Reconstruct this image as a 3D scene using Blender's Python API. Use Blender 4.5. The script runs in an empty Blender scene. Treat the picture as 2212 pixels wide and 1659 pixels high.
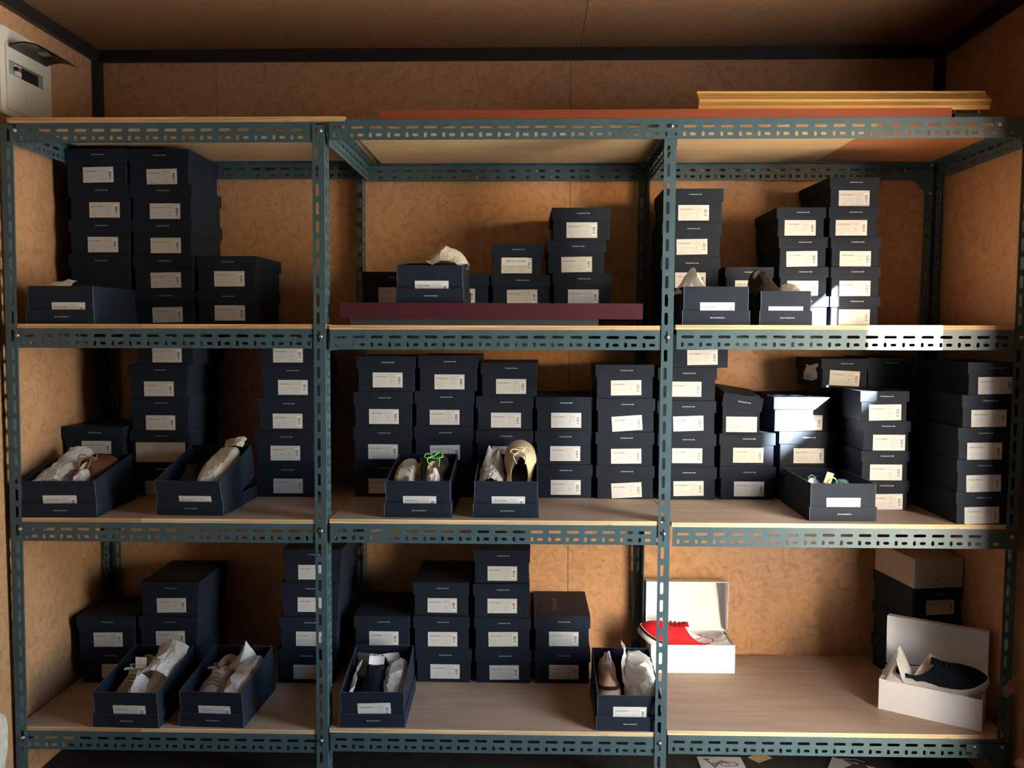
import bpy, bmesh, math, random
from mathutils import Vector, Matrix, noise
random.seed(11)
SC = bpy.context.scene
COL = SC.collection
R = math.radians

# ------------------------------------------------------------------ camera
W, H, F = 2212.0, 1659.0, 1847.6
CAM = Vector((1.4437, -2.3553, 1.4925))
YAW, PITCH, ROLL = -0.02479, -0.06309, 0.00196
_fw = Vector((math.sin(YAW)*math.cos(PITCH), math.cos(YAW)*math.cos(PITCH), math.sin(PITCH)))
_r0 = Vector((math.cos(YAW), -math.sin(YAW), 0))
_u0 = _r0.cross(_fw)
_rt = math.cos(ROLL)*_r0 + math.sin(ROLL)*_u0
_up = -math.sin(ROLL)*_r0 + math.cos(ROLL)*_u0
cam_d = bpy.data.cameras.new('camera')
cam_d.sensor_width = 36.0
cam_d.lens = F*36.0/W
cam_d.clip_start = 0.05
cam = bpy.data.objects.new('camera', cam_d)
COL.objects.link(cam)
cam.matrix_world = Matrix.Translation(CAM) @ Matrix((_rt, _up, -_fw)).transposed().to_4x4()
SC.camera = cam

# ------------------------------------------------------------------ sky, sun, exposure
SUN_DIR = Vector((-0.57, 1.0, -0.47)).normalized()      # the way the sunlight travels
world = bpy.data.worlds.new('world'); SC.world = world
world.use_nodes = True
nt = world.node_tree; nt.nodes.clear()
wo = nt.nodes.new('ShaderNodeOutputWorld'); bg = nt.nodes.new('ShaderNodeBackground')
sky = nt.nodes.new('ShaderNodeTexSky')
sky.sky_type = 'NISHITA'; sky.sun_disc = False
sky.sun_elevation = R(22); sky.sun_rotation = math.atan2(-SUN_DIR.x, -SUN_DIR.y)
sky.air_density = 1.0; sky.dust_density = 1.0
nt.links.new(sky.outputs[0], bg.inputs[0]); nt.links.new(bg.outputs[0], wo.inputs[0])
bg.inputs[1].default_value = 0.36
sun_d = bpy.data.lights.new('sun', 'SUN'); sun_d.energy = 27.0; sun_d.angle = R(0.6); sun_d.color = (1.0, .96, .90)
sun = bpy.data.objects.new('sun', sun_d); COL.objects.link(sun)
sun.rotation_euler = (-SUN_DIR).to_track_quat('Z', 'Y').to_euler()
sun.location = (6, -6, 6)
# doorway in the side wall (out of frame): opening Y DY0..DY1, floor..DZ1
DY0, DY1, DZ1 = -1.18, -0.41, 2.06
DYS = -0.97            # sunlight only enters between DYS and DY1
XL, XR, YB, YF, ZF, ZC = -0.0517, 2.80, 0.5917, -5.2, 0.157, 2.436
pl = bpy.data.lights.new('door_portal', 'AREA'); pl.shape = 'RECTANGLE'
pl.size = DY1-DY0; pl.size_y = DZ1-ZF; pl.cycles.is_portal = True
po = bpy.data.objects.new('door_portal', pl); COL.objects.link(po)
po.matrix_world = Matrix.Translation((XR+.05, (DY0+DY1)/2, (ZF+DZ1)/2)) @ Matrix(((0,0,1),(1,0,0),(0,1,0))).to_4x4()
vs = SC.view_settings
vs.view_transform = 'Standard'; vs.look = 'None'; vs.gamma = 1.0; vs.use_curve_mapping = False
vs.exposure = 3.05
SC.cycles.use_denoising = True
SC.cycles.max_bounces = 10; SC.cycles.diffuse_bounces = 6; SC.cycles.sample_clamp_indirect = 6.0

# pixel of the photograph -> point on a plane
def ray(x, y): return _fw + _rt*((x-W/2)/F) - _up*((y-H/2)/F)
def atY(x, y, Y): d = ray(x, y); return CAM + d*((Y-CAM.y)/d.y)
def atZ(x, y, Z): d = ray(x, y); return CAM + d*((Z-CAM.z)/d.z)
def atX(x, y, X): d = ray(x, y); return CAM + d*((X-CAM.x)/d.x)

# ------------------------------------------------------------------ materials
MATS = {}
def mat(name, col, rough=.6, metal=0., spec=.5, var=0., vscale=8., bump=0., bscale=60., trans=0., stretch=None):
    if name in MATS: return MATS[name]
    m = bpy.data.materials.new(name); m.use_nodes = True
    n = m.node_tree.nodes; l = m.node_tree.links
    b = n['Principled BSDF']
    b.inputs['Base Color'].default_value = (*col, 1)
    b.inputs['Roughness'].default_value = rough; b.inputs['Metallic'].default_value = metal
    b.inputs['Specular IOR Level'].default_value = spec
    tc = n.new('ShaderNodeTexCoord'); src = tc.outputs['Object']
    if stretch:
        mp = n.new('ShaderNodeMapping'); mp.inputs['Scale'].default_value = stretch
        l.new(src, mp.inputs[0]); src = mp.outputs[0]
    if var > 0:
        t = n.new('ShaderNodeTexNoise'); t.inputs['Scale'].default_value = vscale; t.inputs['Detail'].default_value = 5
        l.new(src, t.inputs['Vector'])
        cr = n.new('ShaderNodeValToRGB')
        cr.color_ramp.elements[0].position = .3; cr.color_ramp.elements[1].position = .7
        cr.color_ramp.elements[0].color = (*[max(0, c*(1-var)) for c in col], 1)
        cr.color_ramp.elements[1].color = (*[min(1, c*(1+var)) for c in col], 1)
        l.new(t.outputs[0], cr.inputs[0]); l.new(cr.outputs[0], b.inputs['Base Color'])
    if bump > 0:
        t2 = n.new('ShaderNodeTexNoise'); t2.inputs['Scale'].default_value = bscale; t2.inputs['Detail'].default_value = 4
        l.new(src, t2.inputs['Vector'])
        bp = n.new('ShaderNodeBump'); bp.inputs['Strength'].default_value = bump; bp.inputs['Distance'].default_value = .002
        l.new(t2.outputs[0], bp.inputs['Height']); l.new(bp.outputs[0], b.inputs['Normal'])
    if trans > 0:
        out = [x for x in n if x.type == 'OUTPUT_MATERIAL'][0]
        tr = n.new('ShaderNodeBsdfTranslucent'); tr.inputs[0].default_value = (*col, 1)
        mx = n.new('ShaderNodeMixShader'); mx.inputs[0].default_value = trans
        l.new(b.outputs[0], mx.inputs[1]); l.new(tr.outputs[0], mx.inputs[2]); l.new(mx.outputs[0], out.inputs[0])
    MATS[name] = m
    return m

def burl(name, dark, light):
    m = bpy.data.materials.new(name); m.use_nodes = True
    n = m.node_tree.nodes; l = m.node_tree.links; b = n['Principled BSDF']
    b.inputs['Roughness'].default_value = .45
    tc = n.new('ShaderNodeTexCoord')
    t = n.new('ShaderNodeTexNoise'); t.inputs['Scale'].default_value = 21; t.inputs['Detail'].default_value = 7
    t.inputs['Roughness'].default_value = .58; t.inputs['Distortion'].default_value = 2.4
    l.new(tc.outputs['Object'], t.inputs['Vector'])
    cr = n.new('ShaderNodeValToRGB'); e = cr.color_ramp.elements
    e[0].position = .32; e[0].color = (*dark, 1); e[1].position = .62; e[1].color = (*light, 1)
    x = cr.color_ramp.elements.new(.48); x.color = (*[(a*.35+c*.65) for a, c in zip(dark, light)], 1)
    l.new(t.outputs[0], cr.inputs[0])
    # burl eyes
    n2 = n.new('ShaderNodeTexNoise'); n2.inputs['Scale'].default_value = 20; n2.inputs['Detail'].default_value = 2
    l.new(tc.outputs['Object'], n2.inputs['Vector'])
    mx0 = n.new('ShaderNodeMix'); mx0.data_type = 'VECTOR'; mx0.inputs['Factor'].default_value = .03
    l.new(tc.outputs['Object'], mx0.inputs[4]); l.new(n2.outputs['Color'], mx0.inputs[5])
    v = n.new('ShaderNodeTexVoronoi'); v.inputs['Scale'].default_value = 46
    l.new(mx0.outputs[1], v.inputs['Vector'])
    vr = n.new('ShaderNodeValToRGB'); vr.color_ramp.elements[0].position = .10; vr.color_ramp.elements[1].position = .24
    vr.color_ramp.elements[0].color = (1, 1, 1, 1); vr.color_ramp.elements[1].color = (0, 0, 0, 1)
    l.new(v.outputs['Distance'], vr.inputs[0])
    big = n.new('ShaderNodeTexNoise'); big.inputs['Scale'].default_value = 7
    l.new(tc.outputs['Object'], big.inputs['Vector'])
    br = n.new('ShaderNodeValToRGB'); br.color_ramp.elements[0].position = .48; br.color_ramp.elements[1].position = .6
    l.new(big.outputs[0], br.inputs[0])
    mul = n.new('ShaderNodeMath'); mul.operation = 'MULTIPLY'
    l.new(vr.outputs[0], mul.inputs[0]); l.new(br.outputs[0], mul.inputs[1])
    mul2 = n.new('ShaderNodeMath'); mul2.operation = 'MULTIPLY'; mul2.inputs[1].default_value = .62
    l.new(mul.outputs[0], mul2.inputs[0])
    mx = n.new('ShaderNodeMix'); mx.data_type = 'RGBA'
    l.new(mul2.outputs[0], mx.inputs['Factor']); l.new(cr.outputs[0], mx.inputs[6])
    mx.inputs[7].default_value = (*[c*.62 for c in dark], 1)
    l.new(mx.outputs[2], b.inputs['Base Color'])
    MATS[name] = m
    return m

def ply(name, col, edge=False):
    m = bpy.data.materials.new(name); m.use_nodes = True
    n = m.node_tree.nodes; l = m.node_tree.links; b = n['Principled BSDF']
    b.inputs['Roughness'].default_value = .62
    tc = n.new('ShaderNodeTexCoord'); mp = n.new('ShaderNodeMapping')
    mp.inputs['Scale'].default_value = (3, 3, 330) if edge else (1.6, 16, 16)
    l.new(tc.outputs['Object'], mp.inputs[0])
    t = n.new('ShaderNodeTexNoise'); t.inputs['Scale'].default_value = 1.0 if edge else 2.2; t.inputs['Detail'].default_value = 6
    t.inputs['Distortion'].default_value = .6
    l.new(mp.outputs[0], t.inputs['Vector'])
    cr = n.new('ShaderNodeValToRGB'); e = cr.color_ramp.elements
    k = .5 if edge else .90
    e[0].position = .36; e[0].color = (*[c*k for c in col], 1); e[1].position = .62; e[1].color = (*[min(1, c*(1.12 if edge else 1.06)) for c in col], 1)
    l.new(t.outputs[0], cr.inputs[0])
    # scuffs
    t2 = n.new('ShaderNodeTexNoise'); t2.inputs['Scale'].default_value = 30; t2.inputs['Detail'].default_value = 2
    mp2 = n.new('ShaderNodeMapping'); mp2.inputs['Scale'].default_value = (.6, 1.6, 1); l.new(tc.outputs['Object'], mp2.inputs[0])
    l.new(mp2.outputs[0], t2.inputs['Vector'])
    c2 = n.new('ShaderNodeValToRGB'); c2.color_ramp.elements[0].position = .70; c2.color_ramp.elements[1].position = .76
    l.new(t2.outputs[0], c2.inputs[0])
    mx = n.new('ShaderNodeMix'); mx.data_type = 'RGBA'
    ml = n.new('ShaderNodeMath'); ml.operation = 'MULTIPLY'; ml.inputs[1].default_value = .5; l.new(c2.outputs[0], ml.inputs[0])
    l.new(ml.outputs[0], mx.inputs['Factor']); l.new(cr.outputs[0], mx.inputs[6]); mx.inputs[7].default_value = (*[c*.3 for c in col], 1)
    l.new(mx.outputs[2], b.inputs['Base Color'])
    MATS[name] = m
    return m

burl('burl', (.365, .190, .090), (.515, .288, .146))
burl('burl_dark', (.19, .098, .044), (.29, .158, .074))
ply('ply_top', (.40, .290, .205)); ply('ply_under', (.60, .40, .20)); ply('ply_edge', (.66, .40, .18), True)
ply('orange_under', (.42, .17, .065)); ply('pale_edge', (.74, .54, .30), True)
mat('steel', (.052, .094, .108), .38, .0, .40, var=.12, vscale=25, bump=.05, bscale=120)
mat('bolt', (.62, .60, .57), .28, 1.0)
mat('black_trim', (.012, .012, .012), .45, var=.2, vscale=20)
mat('navy', (.0122, .0188, .0305), .6, 0, .14, var=.14, vscale=18, bump=.04, bscale=220)
mat('navy_in', (.011, .015, .026), .7, 0, .12, var=.15, vscale=22)
mat('navy_dark', (.013, .019, .030), .6, 0, .14, var=.15, vscale=14)
mat('kraft_in', (.48, .38, .27), .8, var=.08, vscale=30)
mat('edge_wear', (.11, .125, .16), .8)
mat('label_white', (.60, .612, .605), .42, 0, .4)
mat('label_kraft', (.56, .48, .39), .7, var=.15, vscale=25)
mat('label_sticker', (.80, .80, .79), .35, 0, .5)
mat('ink', (.06, .06, .07), .6); mat('ink_grey', (.42, .41, .40), .6); mat('ink_mid', (.20, .20, .21), .6)
mat('lid_ink', (.62, .64, .68), .5)
mat('lid_emboss', (.16, .15, .14), .5)
mat('tissue', (.80, .78, .74), .75, 0, .2, trans=.35)
mat('tissue_cream', (.70, .65, .54), .75, 0, .2, trans=.3, var=.06, vscale=40)
mat('tissue_pink', (.80, .70, .70), .7, 0, .25, trans=.2)
mat('white_card', (.78, .80, .84), .5, 0, .35, var=.02, vscale=6)
mat('white_in', (.78, .80, .84), .6)
mat('offwhite_card', (.50, .44, .36), .7, var=.06, vscale=10)
mat('tag_cream', (.78, .70, .52), .6); mat('tag_white', (.80, .78, .82), .5)
mat('maroon', (.055, .011, .017), .4, 0, .5, var=.1)
mat('slab', (.06, .075, .095), .5, var=.2)
mat('orange_plank', (.21, .046, .015), .6, 0, .25, var=.1, vscale=5, stretch=(.4, 6, 6))
mat('gold', (.92, .56, .17), .40, .40, bump=.04, bscale=200)
mat('plastic_cream', (.62, .58, .47), .45, 0, .5)
mat('plastic_dark', (.03, .032, .032), .25, 0, .6)
mat('breaker_dark', (.012, .012, .016), .4); mat('breaker_grey', (.28, .28, .29), .5); mat('red', (.55, .02, .015), .5)
mat('rubber', (.015, .015, .015), .7)
mat('floor_mat', (.030, .028, .026), .85, var=.35, vscale=30, bump=.3, bscale=60)
mat('concrete', (.62, .61, .58), .9, var=.1, vscale=3)
mat('exterior', (.30, .30, .30), .8, var=.1)
mat('paper', (.72, .71, .70), .7); mat('scrap', (.62, .46, .24), .8)
mat('plaster', (.66, .60, .50), .9, var=.15, vscale=40, bump=.5, bscale=60)
mat('leaf', (.34, .17, .10), .8, 0, .2, var=.35, vscale=60, bump=.4, bscale=150, trans=.35)
mat('terracotta', (.40, .17, .09), .8, var=.1)
mat('leather_black', (.012, .011, .012), .28, 0, .55); mat('suede_brown', (.022, .0145, .010), .9, 0, .2, var=.2, vscale=60)
mat('leather_brown', (.125, .042, .021), .5, 0, .4, var=.2, vscale=30); mat('leather_tan', (.42, .29, .18), .6, var=.1)
mat('leather_beige', (.56, .44, .28), .6, 0, .3, var=.05, vscale=30); mat('perf', (.30, .22, .13), .9)
mat('suede_taupe', (.36, .29, .22), .92, 0, .15, var=.12, vscale=50); mat('suede_grey', (.36, .33, .30), .92, 0, .15, var=.1, vscale=50)
mat('canvas_red', (.62, .012, .018), .75, 0, .2); mat('canvas_navy', (.010, .013, .020), .95, 0, .1, var=.2, vscale=80)
mat('canvas_blue', (.02, .22, .42), .7); mat('sole_white', (.80, .79, .77), .5); mat('sole_cream', (.62, .52, .38), .6)
mat('sole_tan', (.46, .30, .15), .6); mat('sole_black', (.015, .015, .015), .6); mat('insole', (.05, .045, .045), .8)
mat('insole_cream', (.55, .45, .32), .8); mat('insole_white', (.70, .70, .72), .7)
mat('lace_green', (.18, .62, .10), .7); mat('lace_cream', (.62, .56, .42), .8); mat('lace_navy', (.012, .013, .02), .8)
mat('lace_yellow', (.72, .70, .12), .6); mat('lace_brown', (.26, .15, .08), .8); mat('lace_black', (.02, .02, .02), .7)

# ------------------------------------------------------------------ mesh helpers
class MB:
    def __init__(s): s.v = []; s.f = []; s.mi = []; s.mats = []; s.sm = []
    def m(s, name):
        if name not in s.mats: s.mats.append(name)
        return s.mats.index(name)
    def quad(s, pts, mt, smooth=False):
        i = len(s.v); s.v += [tuple(p) for p in pts]; s.f.append(tuple(range(i, i+len(pts)))); s.mi.append(s.m(mt)); s.sm.append(smooth)
    def box(s, a, b, mt, M=None, skip=''):
        (x0, y0, z0), (x1, y1, z1) = a, b
        P = [Vector(p) for p in ((x0,y0,z0),(x1,y0,z0),(x1,y1,z0),(x0,y1,z0),(x0,y0,z1),(x1,y0,z1),(x1,y1,z1),(x0,y1,z1))]
        if M is not None: P = [M @ p for p in P]
        i = len(s.v); s.v += [tuple(p) for p in P]
        mt = mt if isinstance(mt, dict) else {'': mt}
        for k, q in (('b',(0,3,2,1)),('t',(4,5,6,7)),('f',(0,1,5,4)),('r',(1,2,6,5)),('k',(2,3,7,6)),('l',(3,0,4,7))):
            if k in skip: continue
            s.f.append(tuple(i+j for j in q)); s.mi.append(s.m(mt.get(k, mt['']))); s.sm.append(False)
    def grid(s, rows, mt, closeu=False, closev=False, smooth=True):
        i = len(s.v); n = len(rows); c = len(rows[0])
        for r in rows: s.v += [tuple(p) for p in r]
        k = s.m(mt)
        for a in range(n if closeu else n-1):
            for b in range(c if closev else c-1):
                a2, b2 = (a+1) % n, (b+1) % c
                s.f.append((i+a*c+b, i+a*c+b2, i+a2*c+b2, i+a2*c+b)); s.mi.append(k); s.sm.append(smooth)
    def tube(s, pts, r, mt, n=6, cap=True):
        pts = [Vector(p) for p in pts]; rows = []
        for j, p in enumerate(pts):
            t = (pts[min(j+1, len(pts)-1)]-pts[max(j-1, 0)]).normalized()
            a = t.cross(Vector((0, 0, 1)));
            if a.length < .05: a = t.cross(Vector((1, 0, 0)))
            a.normalize(); b = t.cross(a)
            rows.append([p+r*(math.cos(2*math.pi*k/n)*a+math.sin(2*math.pi*k/n)*b) for k in range(n)])
        s.grid(rows, mt, closev=True)
        if cap:
            s.quad(rows[0], mt); s.quad(rows[-1], mt)
    def lathe(s, prof, mt, M=None, n=16):
        rows = []
        for r, z in prof:
            row = [Vector((r*math.cos(2*math.pi*k/n), r*math.sin(2*math.pi*k/n), z)) for k in range(n)]
            rows.append([M @ p for p in row] if M is not None else row)
        s.grid(rows, mt, closev=True)
    def add(s, mesh, M, mt):
        i = len(s.v); s.v += [tuple(M @ v.co) for v in mesh.vertices]; k = s.m(mt)
        for p in mesh.polygons: s.f.append(tuple(i+j for j in p.vertices)); s.mi.append(k); s.sm.append(False)
    def mesh(s, name):
        me = bpy.data.meshes.new(name); me.from_pydata(s.v, [], s.f)
        for n in s.mats: me.materials.append(MATS[n])
        me.polygons.foreach_set('material_index', s.mi); me.polygons.foreach_set('use_smooth', s.sm)
        me.update(); return me
    def build(s, name, parent=None, M=None): return link(name, s.mesh(name), parent, M)

def link(name, data, parent=None, M=None):
    o = bpy.data.objects.new(name, data); COL.objects.link(o)
    if parent is not None: o.parent = parent
    if M is not None: o.matrix_local = M
    return o
def tag(o, label=None, cat=None, group=None, kind=None):
    if label: o['label'] = label
    if cat: o['category'] = cat
    if group: o['group'] = group
    if kind: o['kind'] = kind
    return o
def thing(name, label, cat, M=None, group=None):
    o = link(name, None, None, M); o.empty_display_size = .05
    return tag(o, label, cat, group)
def T(x, y, z): return Matrix.Translation((x, y, z))
def RZ(a): return Matrix.Rotation(a, 4, 'Z')
def RX(a): return Matrix.Rotation(a, 4, 'X')
def RY(a): return Matrix.Rotation(a, 4, 'Y')

def plate2d(outer, holes, t):
    cu = bpy.data.curves.new('plate', 'CURVE'); cu.dimensions = '2D'; cu.fill_mode = 'BOTH'; cu.extrude = t/2
    for poly in [outer]+holes:
        sp = cu.splines.new('POLY'); sp.points.add(len(poly)-1)
        for p, (x, y) in zip(sp.points, poly): p.co = (x, y, 0, 1)
        sp.use_cyclic_u = True
    ob = bpy.data.objects.new('plate', cu); me = bpy.data.meshes.new_from_object(ob)
    bpy.data.objects.remove(ob); bpy.data.curves.remove(cu)
    return me
def slot(cx, cy, lx, ly, n=5):
    r = min(lx, ly)/2; hx, hy = lx/2-r, ly/2-r; pts = []
    for q, (sx, sy) in enumerate(((1, 1), (-1, 1), (-1, -1), (1, -1))):
        for k in range(n):
            a = math.pi/2*(q + k/(n-1)); pts.append((cx+sx*hx+r*math.cos(a), cy+sy*hy+r*math.sin(a)))
    out = [pts[0]]
    for p in pts[1:]:
        if (p[0]-out[-1][0])**2+(p[1]-out[-1][1])**2 > 1e-10: out.append(p)
    return out
def text_mesh(s, size, align='CENTER', space=1.0, shear=0., bold=0.):
    cu = bpy.data.curves.new('txt', 'FONT'); cu.body = s; cu.size = size; cu.align_x = align; cu.align_y = 'CENTER'
    cu.space_character = space; cu.shear = shear; cu.resolution_u = 2; cu.offset = bold
    ob = bpy.data.objects.new('txt', cu); me = bpy.data.meshes.new_from_object(ob)
    bpy.data.objects.remove(ob); bpy.data.curves.remove(cu); return me
FRONT = Matrix(((1,0,0,0),(0,0,1,0),(0,1,0,0),(0,0,0,1)))      # xy drawing -> xz plane (faces -y)

# ------------------------------------------------------------------ room
def structure(name, mb): return tag(mb.build(name), kind='structure')
b = MB(); b.box((XL-.08, YF-.08, ZF-.1), (XR+.08, YB+.08, ZF), 'floor_mat'); structure('floor', b)
b = MB(); b.box((XL-.1, YB+.008, ZF-.1), (XR+.1, YB+.1, ZC+.1), 'black_trim'); wall_back = structure('wall_back', b)
b = MB(); b.box((XL-.1, YF-.1, ZF-.1), (XL-.008, YB+.1, ZC+.1), 'black_trim'); wall_left = structure('wall_left', b)
b = MB(); b.box((XL-.1, YF-.1, ZF-.1), (XR+.1, YF, ZC+.1), 'slab'); structure('wall_front', b)
b = MB()                                                            # side wall with the doorway
b.box((XR+.008, DY1, ZF-.1), (XR+.1, YB+.1, ZC+.1), 'black_trim'); b.box((XR+.008, YF-.1, ZF-.1), (XR+.1, DY0, ZC+.1), 'black_trim')
b.box((XR+.008, DY0, DZ1), (XR+.1, DY1, ZC+.1), 'black_trim'); wall_right = structure('wall_right', b)
b = MB(); b.box((XL-.1, YF-.1, ZC+.008), (XR+.1, YB+.1, ZC+.1), 'black_trim'); ceiling = structure('ceiling', b)
g = .0009
def panel(parent, a, c, mt='burl'):
    m = MB(); m.box(a, c, mt); return m.build('panel', parent)
xs = [XL, .3614, 1.5672, XR]
for a, c in zip(xs, xs[1:]): panel(wall_back, (a+g, YB, ZF), (c-g, YB+.008, ZC))
ys = [YB, -.62, -1.84, -3.06, -4.28, YF]
for a, c in zip(ys, ys[1:]): panel(wall_left, (XL-.008, c+g, ZF), (XL, a-g, ZC), 'burl' if a > 0 else 'burl_dark')  # out-of-view panels darkened to cut the bounced light
panel(wall_right, (XR, DY1+.02, ZF), (XR+.008, YB, ZC)); panel(wall_right, (XR, DY0+g, DZ1+.02), (XR+.008, DY1-g, ZC))
panel(wall_right, (XR, -2.80+g, ZF), (XR+.008, DY0-.02, ZC), 'burl_dark'); panel(wall_right, (XR, YF, ZF), (XR+.008, -2.80-g, ZC), 'burl_dark')  # darkened here as well, for less bounced light
for a, c in zip([XL, .378, 1.598, XR], [.378, 1.598, XR]):
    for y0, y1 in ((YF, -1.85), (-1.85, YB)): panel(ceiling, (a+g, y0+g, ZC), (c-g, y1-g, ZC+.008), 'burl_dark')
tn = 0
def trim(a, c):
    global tn; tn += 1
    m = MB(); m.box(a, c, 'black_trim'); structure('trim_%d' % tn, m)
tw = .038
trim((XL, YB-tw*.55, ZC-tw), (XR, YB, ZC)); trim((XL, YF, ZC-tw), (XL+tw*.55, YB-tw*.55, ZC)); trim((XR-tw*.55, YF, ZC-tw), (XR, YB-tw*.55, ZC))
trim((XL, YB-tw*.9, ZF), (XL+.024, YB, ZC-tw)); trim((XR-.024, YB-tw*.9, ZF), (XR, YB, ZC-tw))
trim((XR-.01, DY1, ZF), (XR+.1, DY1+.03, DZ1+.03)); trim((XR-.01, DY0-.03, ZF), (XR+.1, DY0, DZ1+.03)); trim((XR-.01, DY0, DZ1), (XR+.1, DY1, DZ1+.03))
# sliding door leaf, pushed open on the outer face of the wall
m = MB(); m.box((XR+.115, DY0-1.3, ZF+.02), (XR+.155, DY0-.02, DZ1+.05), 'exterior')
dl = structure('door_1', m); m = MB(); m.tube([(XR+.10, DY0-.10, 1.0), (XR+.10, DY0-.10, 1.3)], .01, 'bolt'); m.build('door_handle', dl)
# outside
m = MB(); m.box((XR+.1, -14, ZF-.2), (XR+18, 8, ZF-.02), 'concrete'); structure('ground_outside', m)
m = MB()  # unseen panels on posts, added to block the sun from most of the doorway
sd = -SUN_DIR; sc = 2.2/sd.x; base = Vector((XR+2.2, (DYS+DY1)/2+sd.y*sc, 0)); hh = 1.60+sd.z*sc
m.box((base.x, base.y-.60, hh-1.50), (base.x+.06, base.y+.66, hh), 'exterior')
for q in (-.5, .56): m.box((base.x+.06, base.y+q-.04, ZF-.02), (base.x+.14, base.y+q+.04, hh), 'slab')
m.box((base.x+.20, base.y-2.0, hh-1.50), (base.x+.26, base.y-.49, hh+.75), 'exterior'); m.box((base.x+.26, base.y-1.6, ZF-.02), (base.x+.34, base.y-1.5, hh+.7), 'slab')  # taller added panel, cuts the sun patch off at one side
structure('sun_blocker_outside', m)

# ------------------------------------------------------------------ slotted angle rack
rack = thing('slotted_angle_rack', 'blue green slotted steel angle rack with three bays', 'rack', T(0, 0, ZF))
RI = Matrix.Translation((0, 0, -ZF))
WF, NF, TH, PI_ = .055, .0325, .002, .05
ang_cache = {}
def angle_mesh(L, off):
    key = (round(L, 3), round(off, 4))
    if key in ang_cache: return ang_cache[key]
    hw, hn = [], []
    k = 0
    while True:
        c = off + k*PI_; k += 1
        if c > L-.012: break
        if c < .012: continue
        if c-.018 > .003 and c+.018 < L-.003:
            hw.append(slot(c, .0204, .0345, .0083)); hn.append(slot(c, .0200, .0345, .0092))
        if c-.0143-.006 > .002: hw.append(slot(c-.0143, .0415, .0083, .0137))
        if c+.0083+.01 < L: hw.append(slot(c+.0083, .0415, .0165, .0083))
    wide = plate2d([(0, 0), (L, 0), (L, WF), (0, WF)], hw, TH)
    nar = plate2d([(0, TH), (L, TH), (L, NF), (0, NF)], hn, TH)
    mb = MB()
    mb.add(wide, T(0, 0, TH/2), 'steel')                                   # l, w, n
    mb.add(nar, T(0, TH/2, 0) @ Matrix(((1,0,0,0),(0,0,1,0),(0,1,0,0),(0,0,0,1))), 'steel')
    bpy.data.meshes.remove(wide); bpy.data.meshes.remove(nar)
    ang_cache[key] = mb.mesh('angle'); return ang_cache[key]
def angle(name, p, ld, wd, nd, L, off=.025):
    ld, wd, nd = (Vector(q).normalized() for q in (ld, wd, nd))
    M = Matrix.Translation(p) @ Matrix((ld, wd, nd)).transposed().to_4x4()
    return link(name, angle_mesh(L, off), rack, RI @ M)
# levels: board top height in each bay (fuse box bay, central bay, gold rail bay)
ZB = [(2.0700, 2.061, 2.062), (1.5071, 1.5048, 1.5071), (.9600, .9622, .9592), (.3522, .3584, .3644)]
BT = .012
# post bolt X at top / at the lowest bolt, and at which side the corner lies
POST = [((.0173, -.0193), -1), ((.8617, .8434), 1), ((1.8147, 1.8031), 1), ((2.7700, 2.7567), 1)]
ZT0, ZT1 = 2.043, .32
def postx(i, z):
    (a, c), s = POST[i]; return c+(a-c)*(z-ZT1)/(ZT0-ZT1)
def zedge(k, i):        # board height at post i
    r = ZB[k]; return (r[0], (r[0]+r[1])/2, (r[1]+r[2])/2, r[2])[i]
D = .565
ztop = [2.054, 2.049, 2.045, 2.050]
for i, ((a, c), s) in enumerate(POST):
    ld = Vector((postx(i, 1)-postx(i, 0), 0, 1)).normalized()
    cx = postx(i, ZF)+s*.020
    yo = .004 if i == 2 else 0.
    L = ztop[i]-ZF
    b_off = ((zedge(1, i)-BT-.0204)-ZF) % PI_
    angle('post', (cx, 0, ZF), ld, (0, 1, 0), (-s, 0, 0), L, b_off)
    angle('post', (cx, D+.012, ZF), ld, (0, -1, 0), (-s, 0, 0), L, b_off)
def bolt_obj(x, y, z, back=False):
    if 'bolt' not in ang_cache:
        m = MB(); m.lathe([(0.0, -.0052), (.0026, -.0049), (.0046, -.0036), (.0056, -.0016), (.0058, 0), (.0058, .0008)], 'bolt', Matrix(((1,0,0,0),(0,0,1,0),(0,1,0,0),(0,0,0,1))), 14)
        ang_cache['bolt'] = m.mesh('bolt')
    link('bolt', ang_cache['bolt'], rack, RI @ T(x, y, z))
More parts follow.
